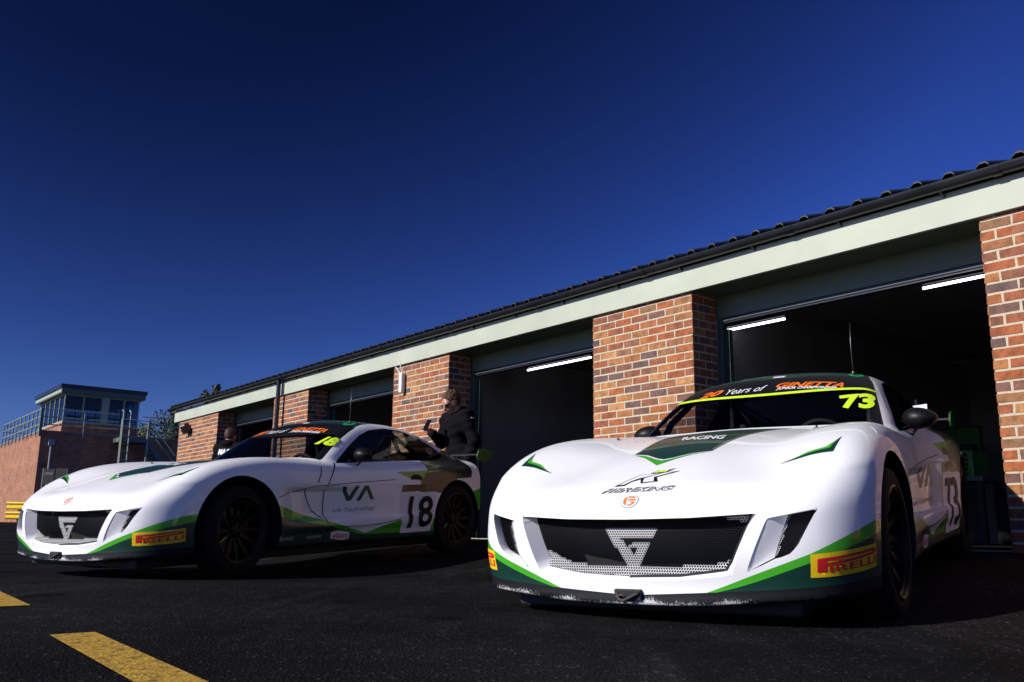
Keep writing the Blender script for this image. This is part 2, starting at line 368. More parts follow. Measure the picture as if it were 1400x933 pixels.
REARD = [(-.86, .83), (-.845, .765), (-.83, .735), (-.74, .665), (-.70, .60), (-.69, .548), (-1.235, .53), (-1.22, .664), (-1.478, .676), (-1.53, .74), (-1.56, .86), (-1.9, 1.0), (-1.3, .93)]
def wtop(y): return -.085 - .33 * y * y
def wstripe(y): return .178 - .42 * y * y
def pil_in(x): return np.interp(x, [-.5, -.2, .33, .9], [.49, .535, .668, .80])
def rail(x): return np.interp(x, [-1.6, -1.2, -.6, -.35, -.17, .3], [.30, .36, .44, .49, .535, .70])
def is_cabin(P):
    x, y, z = P.T
    c = np.maximum((z - Hc(x, y)) / 1.15, (np.abs(y) - Wc(x, z)) / 1.1); b = np.maximum((z - H(x, y)) / 1.08, np.abs(y) - Wd(x, z))
    return c - b
def build_shell():
    V, Q = surface_net(fcar, (-2.02, -.96, .06), (2.10, .96, 1.24), .016)
    V = newton(fcar, V, 5); T = tris(Q)
    AY = lambda V: np.abs(V[:, 1])
    fields = []
    for ax_, az_, ar_ in ARCH:
        fields.append(lambda V, a=ax_, b=az_, r=ar_: np.maximum(np.hypot(V[:, 0] - a, V[:, 2] - b) - r, .5 - np.abs(V[:, 1])))
    fields.append(lambda V: np.maximum(poly_sd(AY(V), V[:, 2], GR), 1.75 - V[:, 0]))
    fields.append(lambda V: np.maximum(poly_sd(AY(V), V[:, 2], DU), 1.6 - V[:, 0]))
    fields.append(lambda V: np.maximum(poly_sd(V[:, 0], V[:, 2], WIN) - .004, .45 - AY(V)))
    fields.append(lambda V: V[:, 2] - U_(V[:, 0], V[:, 1]))
    fields.append(lambda V: V[:, 2] - L_(V[:, 0], V[:, 1]))
    fields.append(lambda V: V[:, 2] - B_(V[:, 0], V[:, 1]))
    fields.append(lambda V: np.maximum(poly_sd(V[:, 0], V[:, 2], REARD), .45 - AY(V)))
    fields.append(lambda V: np.maximum(poly_sd(V[:, 0], V[:, 2], FRONT), .2 - V[:, 0]))
    fields.append(lambda V: np.maximum(poly_sd(V[:, 0], V[:, 2], DOOR), .45 - AY(V)))
    # windscreen and roof, on the cabin only
    cab = lambda V: is_cabin(V) + .004
    fields.append(lambda V: np.maximum.reduce([wtop(V[:, 1]) - V[:, 0], AY(V) - pil_in(V[:, 0]), .80 - V[:, 2]]))
    fields.append(lambda V: V[:, 0] - wstripe(V[:, 1]))
    fields.append(lambda V: np.maximum.reduce([AY(V) - rail(V[:, 0]), V[:, 0] - wtop(V[:, 1]) - .012, -1.25 - V[:, 0]]))
    fields.append(lambda V: V[:, 0] + .74 + .25 * (V[:, 2] - .9))
    fields.append(lambda V: V[:, 2] - .57 + .2 * (V[:, 0] + 1.6))
    fields.append(cab)
    fields.append(lambda V: np.maximum(AY(V) - pil_in(V[:, 0]) + .055, .80 - V[:, 2]))
    fields.append(lambda V: np.maximum.reduce([np.abs(V[:, 0] + 1.28) - .27, AY(V) - .50 - .10 * (V[:, 0] + 1.3), .86 - V[:, 2]]))
    for f in fields: V, T = split(V, T, f)
    C = V[T].mean(1); x, y, z = C.T; ay = np.abs(y)
    inn = [f(C) < 0 for f in fields]
    hole = inn[0] | inn[1] | inn[2] | inn[3]
    cabn = inn[16]
    ws = inn[11] & cabn & (z > .80); strip = ws & inn[12]
    win = inn[4] & (z > .775); quarter = win & inn[14]
    roof = inn[13] & (z > 1.0)
    mi = np.zeros(len(T), int)
    low = (z < .66)
    mi[~inn[5] & low] = 0
    mi[inn[5] & low & ((x > 1.25) | (x > -1.0))] = 1
    mi[inn[6] & low & (x > -1.0)] = 2
    mi[inn[5] & low & (x < -1.0)] = 0
    mi[(x < -1.2) & inn[15] & low] = 1
    mi[inn[8] & (ay > .45) & (x < -.6)] = 3
    mi[inn[7] & (x > 1.25)] = 4; mi[inn[7] & (x <= 1.25)] = 5
    mi[roof] = 2; mi[strip] = 8; mi[ws & ~strip] = 6; mi[win] = 6; mi[quarter] = 7
    frit = ws & ~strip & ~inn[17]; mi[frit] = 8; rw = inn[18] & cabn & (z > .86); mi[rw] = 6
    part = np.zeros(len(T), int)                                 # 0 body
    part[inn[9] & (x > .3) & ~cabn] = 1                          # front bodywork
    part[inn[9] & (mi == 4)] = 2                                 # front lip
    part[inn[10] & ~win & ~ws] = 3; part[(part == 3) & (y < 0)] = 4
    part[win & (y > 0)] = 5; part[win & (y < 0)] = 6; part[ws & ~strip] = 7; part[strip | frit] = 8; part[roof] = 9; part[rw] = 10
    keep = ~hole
    return V, T[keep], mi[keep], part[keep]
def shell_parts():
    V, T, mi, part = build_shell()
    Vn = V.copy()
    N = fgrad(fcar, Vn, 1.5e-3); N /= np.maximum(np.linalg.norm(N, axis=1), 1e-9)[:, None]
    out = {}
    names = {0: 'body', 1: 'front_bodywork', 2: 'front_lip', 3: 'door', 4: 'door', 5: 'side_window', 6: 'side_window', 7: 'windscreen', 8: 'sun_strip', 9: 'roof_panel', 10: 'rear_window'}
    for k, nm in names.items():
        s = part == k
        if not s.any(): continue
        v, t, n = compact(V, T[s], N)
        out[(nm, k)] = (v, t, n, mi[s])
    # rims of the openings
    BE = boundary_edges(T)
    return out, V, N, BE
SHELL, SV, SN, SBE = shell_parts()

# ------------------------------------------------------------------ decals: flat artwork wrapped on to the body
def curve2mesh(kind, data, bold=0, shear=0, step=.05, size=1):
    """text or list of closed polygons -> (V2, tris) ; polygons inside others are holes"""
    if kind == 'text':
        c = bpy.data.curves.new('t', 'FONT'); c.body = data; c.size = 1; c.offset = bold; c.shear = shear; c.resolution_u = 3
    else:
        c = bpy.data.curves.new('t', 'CURVE'); c.dimensions = '2D'; c.fill_mode = 'BOTH'
        for P in data:
            s = c.splines.new('POLY'); s.points.add(len(P) - 1); s.use_cyclic_u = True
            for i, p in enumerate(P): s.points[i].co = (p[0], p[1], 0, 1)
    o = bpy.data.objects.new('t', c); COL.objects.link(o); dg = bpy.context.evaluated_depsgraph_get()
    me = bpy.data.meshes.new_from_object(o.evaluated_get(dg)); bm = bmesh.new(); bm.from_mesh(me)
    bpy.data.objects.remove(o); bpy.data.curves.remove(c); bpy.data.meshes.remove(me)
    bmesh.ops.remove_doubles(bm, verts=bm.verts[:], dist=1e-5)
    return bm
def gridcut(bm, nu, nv):
    xs = [v.co.x for v in bm.verts]; ys = [v.co.y for v in bm.verts]
    x0, x1, y0, y1 = min(xs), max(xs), min(ys), max(ys)
    for i in range(1, nu): bmesh.ops.bisect_plane(bm, geom=bm.verts[:] + bm.edges[:] + bm.faces[:], plane_co=(x0 + (x1 - x0) * i / nu, 0, 0), plane_no=(1, 0, 0))
    for i in range(1, nv): bmesh.ops.bisect_plane(bm, geom=bm.verts[:] + bm.edges[:] + bm.faces[:], plane_co=(0, y0 + (y1 - y0) * i / nv, 0), plane_no=(0, 1, 0))
    return x0, x1, y0, y1
def bilin(c, u, v):
    BL, BR, TR, TL = [np.array(q, float) for q in c]
    u = u[:, None]; v = v[:, None]
    return (BL * (1 - u) + BR * u) * (1 - v) + (TL * (1 - u) + TR * u) * v
def newton_y(P):
    P = P.copy(); P[:, 1] = np.sign(P[:, 1]) * .92
    for _ in range(14):
        v = fcar(P[:, 0], P[:, 1], P[:, 2]); P[:, 1] -= np.sign(P[:, 1]) * v * .8
    return P
class Decal:
    def __init__(s): s.V = []; s.T = []; s.N = []; s.MI = []; s.mats = []; s.n = 0
    def put(s, bm, corners, m, off, box=None, nu=0, nv=0):
        sidew = corners in (XZ, XZR) or min(abs(c[1]) for c in corners) > .78 and max(c[0] for c in corners) < 1.2
        W = np.linalg.norm(np.array(corners[1]) - np.array(corners[0])); Hh = np.linalg.norm(np.array(corners[3]) - np.array(corners[0]))
        g = gridcut(bm, nu or max(2, int(W / .013)), nv or max(2, int(Hh / .013)))
        bmesh.ops.triangulate(bm, faces=bm.faces[:]); bm.verts.index_update()
        x0, x1, y0, y1 = box or g
        P = np.array([v.co[:] for v in bm.verts]); T = np.array([[v.index for v in f.verts] for f in bm.faces]); bm.free()
        X = bilin(corners, (P[:, 0] - x0) / (x1 - x0), (P[:, 1] - y0) / (y1 - y0))
        X = newton_y(X) if sidew else newton(fcar, X, 6); N = fgrad(fcar, X, 1.5e-3); N /= np.linalg.norm(N, axis=1)[:, None]
        gn = np.cross(X[T[:, 1]] - X[T[:, 0]], X[T[:, 2]] - X[T[:, 0]]); fl = (gn * N[T[:, 0]]).sum(1) < 0; T[fl] = T[fl][:, ::-1]
        if m not in s.mats: s.mats.append(m)
        s.V.append(X + (np.sign(X[:, 1:2]) * np.array([[0, 1, 0]]) * off if sidew else N * off)); s.N.append(N); s.T.append(T + s.n); s.n += len(X); s.MI += [s.mats.index(m)] * len(T); return s
    def text(s, body, corners, m, off=.0016, bold=0, shear=0, box=None): return s.put(curve2mesh('text', body, bold, shear), corners, m, off, box)
    def poly(s, P, corners, m, off=.0012, box=(0, 1, 0, 1)): return s.put(curve2mesh('poly', P), corners, m, off, box)
    def build(s, name, parent):
        return mesh_obj(name, np.concatenate(s.V), np.concatenate(s.T), s.mats, parent, s.MI, normals=np.concatenate(s.N))
def side(x0, x1, z0, z1, y=.84):
    """left-side frame, read from outside: u runs rearwards"""
    return [(x0, y, z0), (x1, y, z0), (x1, y, z1), (x0, y, z1)]
def flip(c): return [(p[0], -p[1], p[2]) for p in (c[1], c[0], c[3], c[2])]
def top(P):    # polygon given as (x, y) points on the bonnet -> unit square frame
    return [(0, 0, .7), (1, 0, .7), (1, 1, .7), (0, 1, .7)]
def ribbon(pts, w=.0045, y=None, n=10):
    """thin closed strip polygon along a polyline"""
    P = [Vector((p[0], p[1])) for p in pts]; L = []; Rr = []
    for i, p in enumerate(P):
        t = (P[min(i + 1, len(P) - 1)] - P[max(i - 1, 0)]).normalized(); q = Vector((-t.y, t.x)) * w / 2; L.append(p + q); Rr.append(p - q)
    return [tuple(a) for a in L] + [tuple(a) for a in Rr[::-1]]
XZ = [(0, .84, 0), (1, .84, 0), (1, .84, 1), (0, .84, 1)]          # identity frame for side artwork in (x, z)
XZR = [(0, -.84, 0), (1, -.84, 0), (1, -.84, 1), (0, -.84, 1)]
def XY(z): return [(0, 0, z), (1, 0, z), (1, 1, z), (0, 1, z)]     # identity frame for artwork seen from above in (x, y)

PIRL = [(1.937, .660, .236), (1.676, .832, .254), (1.678, .838, .337), (1.943, .666, .316)]
def pirelli(par, c, mir):
    d = Decal(); d.poly([[(0, 0), (1, 0), (1, 1), (0, 1)]], c, TYEL, .001)
    # long-topped P and the letters
    d.poly([[(.08, .22), (.19, .22), (.19, .47), (.90, .60), (.97, .66), (.97, .80), (.90, .86), (.10, .80), (.08, .76)],
            [(.19, .60), (.19, .68), (.86, .745), (.86, .70)]], c, TRED, .002)
    d.text('IRELLI', [tuple(bilin(c, np.array([u]), np.array([v]))[0]) for u, v in ((.22, .20), (.96, .20), (.96, .54), (.22, .46))], TRED, .0022, bold=.025)
    return d.build('tyre_maker_sticker', par)
def race_digits(par, txt, c, m, bold=.03, shear=0, name='race_number'):
    return Decal().text(txt, c, m, .0075, bold=bold, shear=shear).build(name, par)
def lerp3(a, b, t): return tuple(a[i] + (b[i] - a[i]) * t for i in range(3))
def shared_decals(par):
    # bonnet graphic, raised dark panel with bright green leading edge
    d = Decal()
    gr_ = [(1.712, 0), (1.625, .075), (1.566, .125), (1.520, .182), (1.620, .052), (1.655, 0), (1.60, -.055), (1.523, -.176), (1.60, -.105)]
    d.put(curve2mesh('poly', [[(1.712, 0), (1.625, .062), (1.566, .115), (1.522, .182), (1.560, .105), (1.625, .035), (1.645, 0), (1.620, -.04), (1.562, -.105), (1.522, -.182), (1.60, -.095)]]), XY(.7), GREEN, .0012, (0, 1, 0, 1), nu=10, nv=12)
    dk = [(1.645, 0), (1.625, .035), (1.560, .105), (1.522, .182), (1.31, .195), (1.10, .215), (.80, .24), (.62, .27), (.56, .27), (.56, -.27), (.62, -.27), (.80, -.24), (1.10, -.215), (1.31, -.195), (1.522, -.182), (1.560, -.105), (1.625, -.035)]
    d.put(curve2mesh('poly', [dk]), XY(.75), DGREEN, .0014, (0, 1, 0, 1), nu=40, nv=24)
    for s in (1, -1):
        d.put(curve2mesh('poly', [ribbon([(1.50, .176 * s), (1.31, .188 * s), (1.10, .207 * s), (.80, .232 * s), (.64, .258 * s)], .006)]), XY(.75), GOLD, .0022, (0, 1, 0, 1), nu=30, nv=6)
    d.text('RACING', [(1.27, -.05, .75), (1.27, .155, .75), (1.15, .125, .77), (1.15, -.10, .77)], WVIN, .0028, bold=.04, shear=.3)
    d.build('bonnet_graphic', par)
    # ticks on the wings
    for s in (1, -1):
        d = Decal()
        a, e, t_ = (1.475, .708), (1.635, .703), (1.712, .505)
        d.put(curve2mesh('poly', [[(a[0], s * a[1]), (1.648, s * .708), (1.668, s * .62), (t_[0], s * t_[1]), (1.642, s * .60), (1.604, s * .678)]]), XY(.7), DGREEN, .0012, (0, 1, 0, 1), nu=16, nv=16)
        d.put(curve2mesh('poly', [[(1.52, s * .700), (1.613, s * .688), (1.648, s * .61), (1.69, s * .54), (1.632, s * .602), (1.598, s * .672)]]), XY(.7), GREEN, .002, (0, 1, 0, 1), nu=16, nv=16)
        d.build('wing_tick', par)
    # round badge on the nose
    d = Decal(); cir = lambda r, n=28: [(r * math.cos(2 * math.pi * i / n), r * math.sin(2 * math.pi * i / n)) for i in range(n)]
    bc = [(2.006, -.034, .490), (2.006, .040, .490), (1.956, .040, .541), (1.956, -.034, .541)]
    d.put(curve2mesh('poly', [cir(1)]), bc, GRYT, .0012, (-1, 1, -1, 1)); d.put(curve2mesh('poly', [cir(.93)]), bc, WVIN, .002, (-1, 1, -1, 1))
    d.put(curve2mesh('poly', [[(-.2 + .0, .68), (.45, .66), (.66, .40), (-.25, .42)], [(-.32, .66), (-.62, .42), (-.74, 0), (-.6, -.45), (-.25, -.72), (-.36, .0)][::-1],
                              [(-.22, .25), (.70, .25), (.72, .0), (-.18, .0)], [(-.12, -.70), (.25, -.70), (.60, -.40), (.70, -.12), (.1, -.12), (.1, -.3), (.4, -.32), (.1, -.52), (-.14, -.5)]]), bc, ORG, .0028, (-1, 1, -1, 1))
    d.build('nose_badge', par)
    # tyre maker stickers
    pirelli(par, PIRL, False); pirelli(par, [(p[0], -p[1], p[2]) for p in (PIRL[1], PIRL[0], PIRL[3], PIRL[2])], True)
    # windscreen banner lettering
    bn = lambda y0, y1, x0, x1, z0=1.05, z1=1.09: [(x0, y0, z0), (x0, y1, z0), (x1, y1, z1), (x1, y0, z1)]
    d = Decal()
    d.text('20', bn(-.405, -.255, .105, .030), ORG, .0045, bold=.035, shear=.35)
    d.text('Years of', bn(-.225, .01, .115, .045), WVIN, .0045, bold=.0, shear=.35)
    d.text('GINETTA', bn(.065, .435, .085, .022), ORG, .0045, bold=.03, shear=.35)
    d.text('JUNIOR CHAMPIONSHIP', bn(.075, .41, .128, .098), WVIN, .0045, bold=.03, shear=.3)
    d.build('windscreen_banner_lettering', par)
    d = Decal(); d.poly([[(0, 0), (1, 0), (1, 1), (0, 1)]], [(-.095, .0, 1.13), (-.095, .07, 1.13), (-.13, .07, 1.15), (-.13, .0, 1.15)], WVIN, .002); d.build('roof_sticker', par)
    d = Decal(); d.put(curve2mesh('poly', [cir(1, 20), [(p[0] * .45, p[1] * .45) for p in cir(1, 20)]]), [(-.14, .41, 1.12), (-.14, .49, 1.10), (-.27, .49, 1.12), (-.27, .41, 1.13)], mat('emerald_vinyl', (.01, .35, .11, 1), .4), .002, (-1, 1, -1, 1)); d.build('roof_emblem', par)
    for sg in (1, -1):
        fr = XZ if sg > 0 else XZR
        # panel gaps
        d = Decal()
        for L in ([(.415, .775), (.47, .685), (.527, .600)], [(.527, .600), (.63, .580), (.78, .553), (.92, .522)], [(.245, .782), (.33, .70), (.400, .607), (.397, .5), (.390, .35), (.385, .25)],
                  [(.385, .300), (.2, .29), (0, .285), (-.25, .30), (-.443, .325)], [(-.443, .325), (-.60, .40), (-.70, .48), (-.75, .555)], [(.527, .600), (.3, .612), (0, .632), (-.40, .652)]):
            d.put(curve2mesh('poly', [ribbon(L, .011 if abs(L[0][1] - .78) < .01 else .0055)]), fr, BLK, .0012, (0, 1, 0, 1), nu=max(2, int(abs(L[-1][0] - L[0][0]) / .03)), nv=max(2, int(abs(L[-1][1] - L[0][1]) / .03)))
        for L in ([(.62, .578), (.58, .50), (.52, .42), (.42, .364)],):
            d.put(curve2mesh('poly', [ribbon(L, .010)]), fr, BLK, .0012, (0, 1, 0, 1), nu=8, nv=10)
        d.build('panel_gap', par)
        # green tick behind the door handle
        d = Decal(); d.put(curve2mesh('poly', [[(-.425, .716), (-1.115, .742), (-.80, .712), (-.715, .628), (-.690, .66), (-.60, .655)]]), fr, GREEN, .0016, (0, 1, 0, 1), nu=24, nv=5); d.build('quarter_tick', par)
        # number panel and championship strip
        c = [(-.470, sg * .81, .209), (-.845, sg * .83, .213), (-.905, sg * .85, .550), (-.470, sg * .815, .540)]
        if sg < 0: c = [c[1], c[0], c[3], c[2]]
        d = Decal(); d.poly([[(0, 0), (1, 0), (1, 1), (0, 1)]], c, WVIN, .0024); d.build('number_panel', par)
        c = [(-.470, sg * .815, .548), (-.90, sg * .85, .560), (-.90, sg * .85, .618), (-.480, sg * .82, .606)]
        if sg < 0: c = [c[1], c[0], c[3], c[2]]
        d = Decal(); d.poly([[(0, 0), (1, 0), (1, 1), (.03, 1), (0, .85)]], c, NAVY, .0024)
        sub = lambda u0, u1, v0, v1: [tuple(bilin(c, np.array([u]), np.array([v]))[0]) for u, v in ((u0, v0), (u1, v0), (u1, v1), (u0, v1))]
        d.text('GINETTA', sub(.2, .72, .42, .88), mat('dull_orange', (.26, .05, .015, 1), .5), .0065, bold=.03, shear=.3); d.text('JUNIOR CHAMPIONSHIP', sub(.23, .68, .15, .34), GRYT, .0065, bold=.02)
        d.build('championship_strip', par)
        # sill sponsors
        d = Decal()
        def sd(x0, x1, z0, z1):
            c = [(x0, sg * .82, z0), (x1, sg * .82, z0), (x1, sg * .82, z1), (x0, sg * .82, z1)]
            return c if sg > 0 else [(p[0], p[1], p[2]) for p in (c[1], c[0], c[3], c[2])]
        d.text('brscc', sd(.90, .74, .215, .247), mat('pale_lettering', (.35, .35, .38, 1), .5), .0022, bold=.02, shear=.2)
        d.build('sill_sponsor_lettering', par); d = Decal(); d.text('protyre', sd(.60, .45, .208, .240), MATS['pale_lettering'], .0022, bold=.02, shear=.2)
        d.build('sill_sponsor_lettering', par); d = Decal(); d.poly([[(0, 0), (1, 0), (1, 1), (0, 1)]], sd(.34, .13, .188, .262), WVIN, .0018)
        d.poly([[(0, .85), (.32, .99), (0, .99)], [(.68, .01), (1, .01), (1, .16)]], sd(.34, .13, .188, .262), TRED, .0026)
        d.poly([[(.4, .99), (1, .99), (1, .78)], [(0, .01), (.6, .01), (0, .22)]], sd(.34, .13, .188, .262), BLK, .0026)
        d.text('williams', sd(.325, .145, .205, .245), TRED, .0034, bold=.015); d.build('sill_sponsor_sticker', par)
    d = Decal(); d.text('GINETTA', [(-1.54, .60, .83), (-1.72, .60, .82), (-1.70, .53, .84), (-1.53, .53, .84)], WVIN, .002, bold=.03, shear=.2); d.build('tail_lettering', par)
    # ring sticker on the rear quarter glass
    d = Decal(); q = [(-1.0, .65, .865), (-1.10, .64, .865), (-1.10, .62, .945), (-1.0, .63, .945)]
    d.put(curve2mesh('poly', [cir(1, 20)]), q, GRYT, .002, (-1, 1, -1, 1)); d.put(curve2mesh('poly', [cir(.6, 20)]), q, mat('dull_red', (.25, .02, .015, 1), .5), .003, (-1, 1, -1, 1)); d.build('round_sticker', par)

# ------------------------------------------------------------------ hard parts
def wall_strip(sel, inward, mi, name, par, m):
    """extrude the selected boundary edges of the shell by a per-vertex vector"""
    E = SBE[sel(SV[SBE].mean(1))]; u, inv = np.unique(E, return_inverse=True); inv = inv.reshape(E.shape)
    A = SV[u]; B = A + inward(A); n = len(u)
    F = [(int(a), int(b), int(b) + n, int(a) + n) for a, b in inv]
    o = mesh_obj(name, np.concatenate([A, B]), F, [m], par, None, True)
    bm = bmesh.new(); bm.from_mesh(o.data); bmesh.ops.recalc_face_normals(bm, faces=bm.faces[:]); bm.to_mesh(o.data); bm.free()
    return o
def hexmesh(inside, white, pos, pitch=.0104):
    V = []; F = []; MI = []; dy = pitch; dz = pitch * math.sqrt(3) / 2; k = 0
    Rr = pitch / math.sqrt(3) * 1.0
    for j in range(int(.30 / dz)):
        for i in range(-int(.75 / dy), int(.75 / dy)):
            y = i * dy + (j % 2) * dy / 2; z = .20 + j * dz
            if not inside(y, z): continue
            o = len(V); ri = Rr * (.72 if white(y, z) else .85)
            for r in (Rr, ri):
                for q in range(6):
                    w = math.pi / 6 + q * math.pi / 3; V.append(pos(y + r * math.cos(w), z + r * math.sin(w)))
            F += [(o + q, o + (q + 1) % 6, o + 6 + (q + 1) % 6, o + 6 + q) for q in range(6)]; MI += [1 if white(y, z) else 0] * 6
    return V, F, MI
def p_in(P, x, y): return float(poly_sd(np.array([x]), np.array([y]), P)[0]) < 0
def hard_parts(par):
    # wheel arches: rolled lip + liner
    for ax_, az_, ar_ in ARCH:
        for sg in (1, -1):
            wall_strip(lambda M: (np.abs(M[:, 0] - ax_) < .45) & (np.abs(np.hypot(M[:, 0] - ax_, M[:, 2] - az_) - ar_) < .02) & (M[:, 1] * sg > .4),
                       lambda A: np.stack([(A[:, 0] - ax_) * .015, -sg * np.full(len(A), .035), (A[:, 2] - az_) * .015], 1), 0, 'arch_lip', par, INTER)
            V = []; F = []
            n = 28
            for i in range(n + 1):
                w = -.35 + (math.pi + .7) * i / n
                for y in (.86, .48): V.append((ax_ + (ar_ + .012) * math.cos(w), sg * min(y, .80), az_ + (ar_ + .012) * math.sin(w)))
            F = [(2 * i, 2 * i + 1, 2 * i + 3, 2 * i + 2) for i in range(n)]; F.append(tuple(2 * i + 1 for i in range(n + 1)))
            mesh_obj('arch_liner', V, F, [INTER], par)
    # grille opening
    def selg(M): return (M[:, 0] > 1.85) & (np.abs(poly_sd(np.abs(M[:, 1]), M[:, 2], GR)) < .012) & (np.abs(M[:, 1]) < .52)
    cy = lambda A: np.stack([np.full(len(A), -.075), -A[:, 1] * .10 * (np.abs(A[:, 1]) > .3), (.345 - A[:, 2]) * .10], 1)
    wall_strip(selg, lambda A: np.stack([np.full(len(A), -.14), A[:, 1] * .01, (A[:, 2] - .345) * .05], 1), 0, 'grille_backing', par, INTER)
    GI = [(-.3, .447), (0, .447), (.26, .450), (.462, .458), (.452, .432), (.372, .262), (.33, .256), (.20, .240), (0, .234), (-.3, .240)]
    ins = lambda y, z: p_in(GI, abs(y), z)
    def xg(y, z):
        d = .072 - .045 * max(0, (.275 + .12 * y * y - z) / .04) if z < .275 + .12 * y * y else .072
        return float(Xf(np.array([abs(y)]), np.array([z]))[0]) - d
    pos = lambda y, z: (xg(y, z), y, z)
    GO = [[(-.098, .412), (.128, .412), (.107, .376), (-.035, .380), (.030, .316), (.046, .338), (.012, .342), (.027, .362), (.103, .362), (.043, .268), (.004, .268)]]
    wh = lambda y, z: p_in(GO[0], y + .024, z) or z < .266 + .14 * y * y + max(0, -y - .27) * .30 + max(0, y - .33) * .15 or (y > .36 and z > .447 - (y - .36) * .2)  # G emblem, plus sunlight on bottom strip and top corner put in as colour
    V, F, MI = hexmesh(ins, wh, pos); g = mesh_obj('grille_mesh', V, F, [MESHB, SILV_LIT], par, MI)
    b = MB()
    ring = [(y, z) for y, z in GI[1:9]] + [(-y, z) for y, z in GI[1:9]][::-1]
    R2 = np.array([(y, z) for y, z in ring])
    def near_ring(A):
        out = []
        for x, y, z in A:
            best = None
            for i in range(len(R2)):
                a, c = R2[i], R2[(i + 1) % len(R2)]; d = c - a; t = min(1, max(0, ((y - a[0]) * d[0] + (z - a[1]) * d[1]) / (d @ d))); q = a + d * t; e = (q[0] - y) ** 2 + (q[1] - z) ** 2
                if best is None or e < best[0]: best = (e, q)
            q = best[1]; out.append((xg(q[0], q[1]) - .001 - x, q[0] - y, q[1] - z))
        return np.array(out)
    wall_strip(selg, near_ring, 0, 'grille_surround', par, WHIN)
    P3 = []
    for i in range(len(ring)):
        a, c = ring[i], ring[(i + 1) % len(ring)]
        for t in np.linspace(0, 1, 6)[:-1]:
            y, z = a[0] + (c[0] - a[0]) * t, a[1] + (c[1] - a[1]) * t; P3.append((xg(y, z) + .002, y, z))
    b.tube(P3, .006, 6, closed=True).build('grille_frame', BLACKP, par)
    b = MB(); b.box(1.72, 1.74, -.48, .48, .16, .5); b.box(1.74, 1.93, -.50, .50, .14, .19); b.build('radiator', INTER, par)
    # side ducts
    for sg in (1, -1):
        seld = lambda M: (M[:, 0] > 1.6) & (np.abs(poly_sd(np.abs(M[:, 1]), M[:, 2], DU)) < .01) & (M[:, 1] * sg > .42) & ~selg(M)
        wall_strip(seld, lambda A: np.stack([np.full(len(A), -.055), 0 * A[:, 1], (.36 - A[:, 2]) * .03], 1), 0, 'duct_surround', par, WHIN)
        sx = lambda y, z, d: (float(Xf(np.array([y]), np.array([z]))[0]) - d, sg * y, z)
        # sloping inner ramp from the leading edge back to the black mesh
        V = []; F = []; n = 12
        for i in range(n + 1):
            t = i / n; y0, z0 = .533 + (.452 - .533) * t, .445 + (.258 - .445) * t; y1, z1 = .592 + (.540 - .592) * t, .455 + (.305 - .455) * t
            V += [sx(y0, z0, .003), sx((y0 + y1) / 2, (z0 + z1) / 2, .022), sx(y1, z1, .048)]
        for i in range(n): F += [(3 * i + k, 3 * i + 1 + k, 3 * i + 4 + k, 3 * i + 3 + k)[::-1 if sg > 0 else 1] for k in (0, 1)]
        # floor of the ramp at the bottom
        o = len(V); V += [sx(.452, .258, .003), sx(.54, .30, .05), sx(.61, .318, .05), sx(.606, .322, .004)]; F.append((o, o + 1, o + 2, o + 3)[::1 if sg > 0 else -1])
        mesh_obj('duct_ramp', V, F, [WHIN], par, None, True)
        DM = [(.590, .457), (.70, .478), (.632, .348), (.606, .318), (.538, .300)]
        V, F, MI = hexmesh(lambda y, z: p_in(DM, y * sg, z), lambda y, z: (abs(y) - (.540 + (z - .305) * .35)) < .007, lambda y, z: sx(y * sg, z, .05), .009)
        mesh_obj('duct_mesh', V, F, [MESHB, SILV_LIT], par, MI)
        V = [sx(y, z, .075) for y, z in [(.50, .47), (.72, .49), (.66, .33), (.60, .28), (.50, .27)]]; mesh_obj('duct_backing', V, [(0, 1, 2, 3, 4)], [INTER], par)
    # tow strap in its pocket
    b = MB(); b.box(2.020, 2.0475, -.055, .055, .150, .190, bev=.004); b.build('tow_pocket', INTER, par)
    b = MB(); b.tube([(2.048, -.045, .178), (2.06, -.03, .155), (2.064, -.012, .150), (2.060, .01, .160), (2.056, .035, .172), (2.048, .05, .178)], .006, 8); b.tube([(2.05, -.04, .165), (2.062, -.02, .172), (2.062, .0, .165)], .0045, 8); b.build('tow_strap', mat('worn_strap', (.05, .045, .04, 1), .8), par, smooth=True)
    # wheels
    tyre = [(.215, -.10), (.232, -.105), (.262, -.108), (.287, -.100), (.299, -.084), (.304, -.05), (.305, 0), (.304, .05), (.299, .084), (.287, .100), (.262, .108), (.232, .105), (.215, .10), (.212, .0)]
    rim = [(.228, .104), (.222, .108), (.213, .104), (.206, .085), (.200, .02), (.200, -.09), (.226, -.10), (.226, -.104), (.196, -.10), (.194, .02), (.200, .09)]
    protos = {}
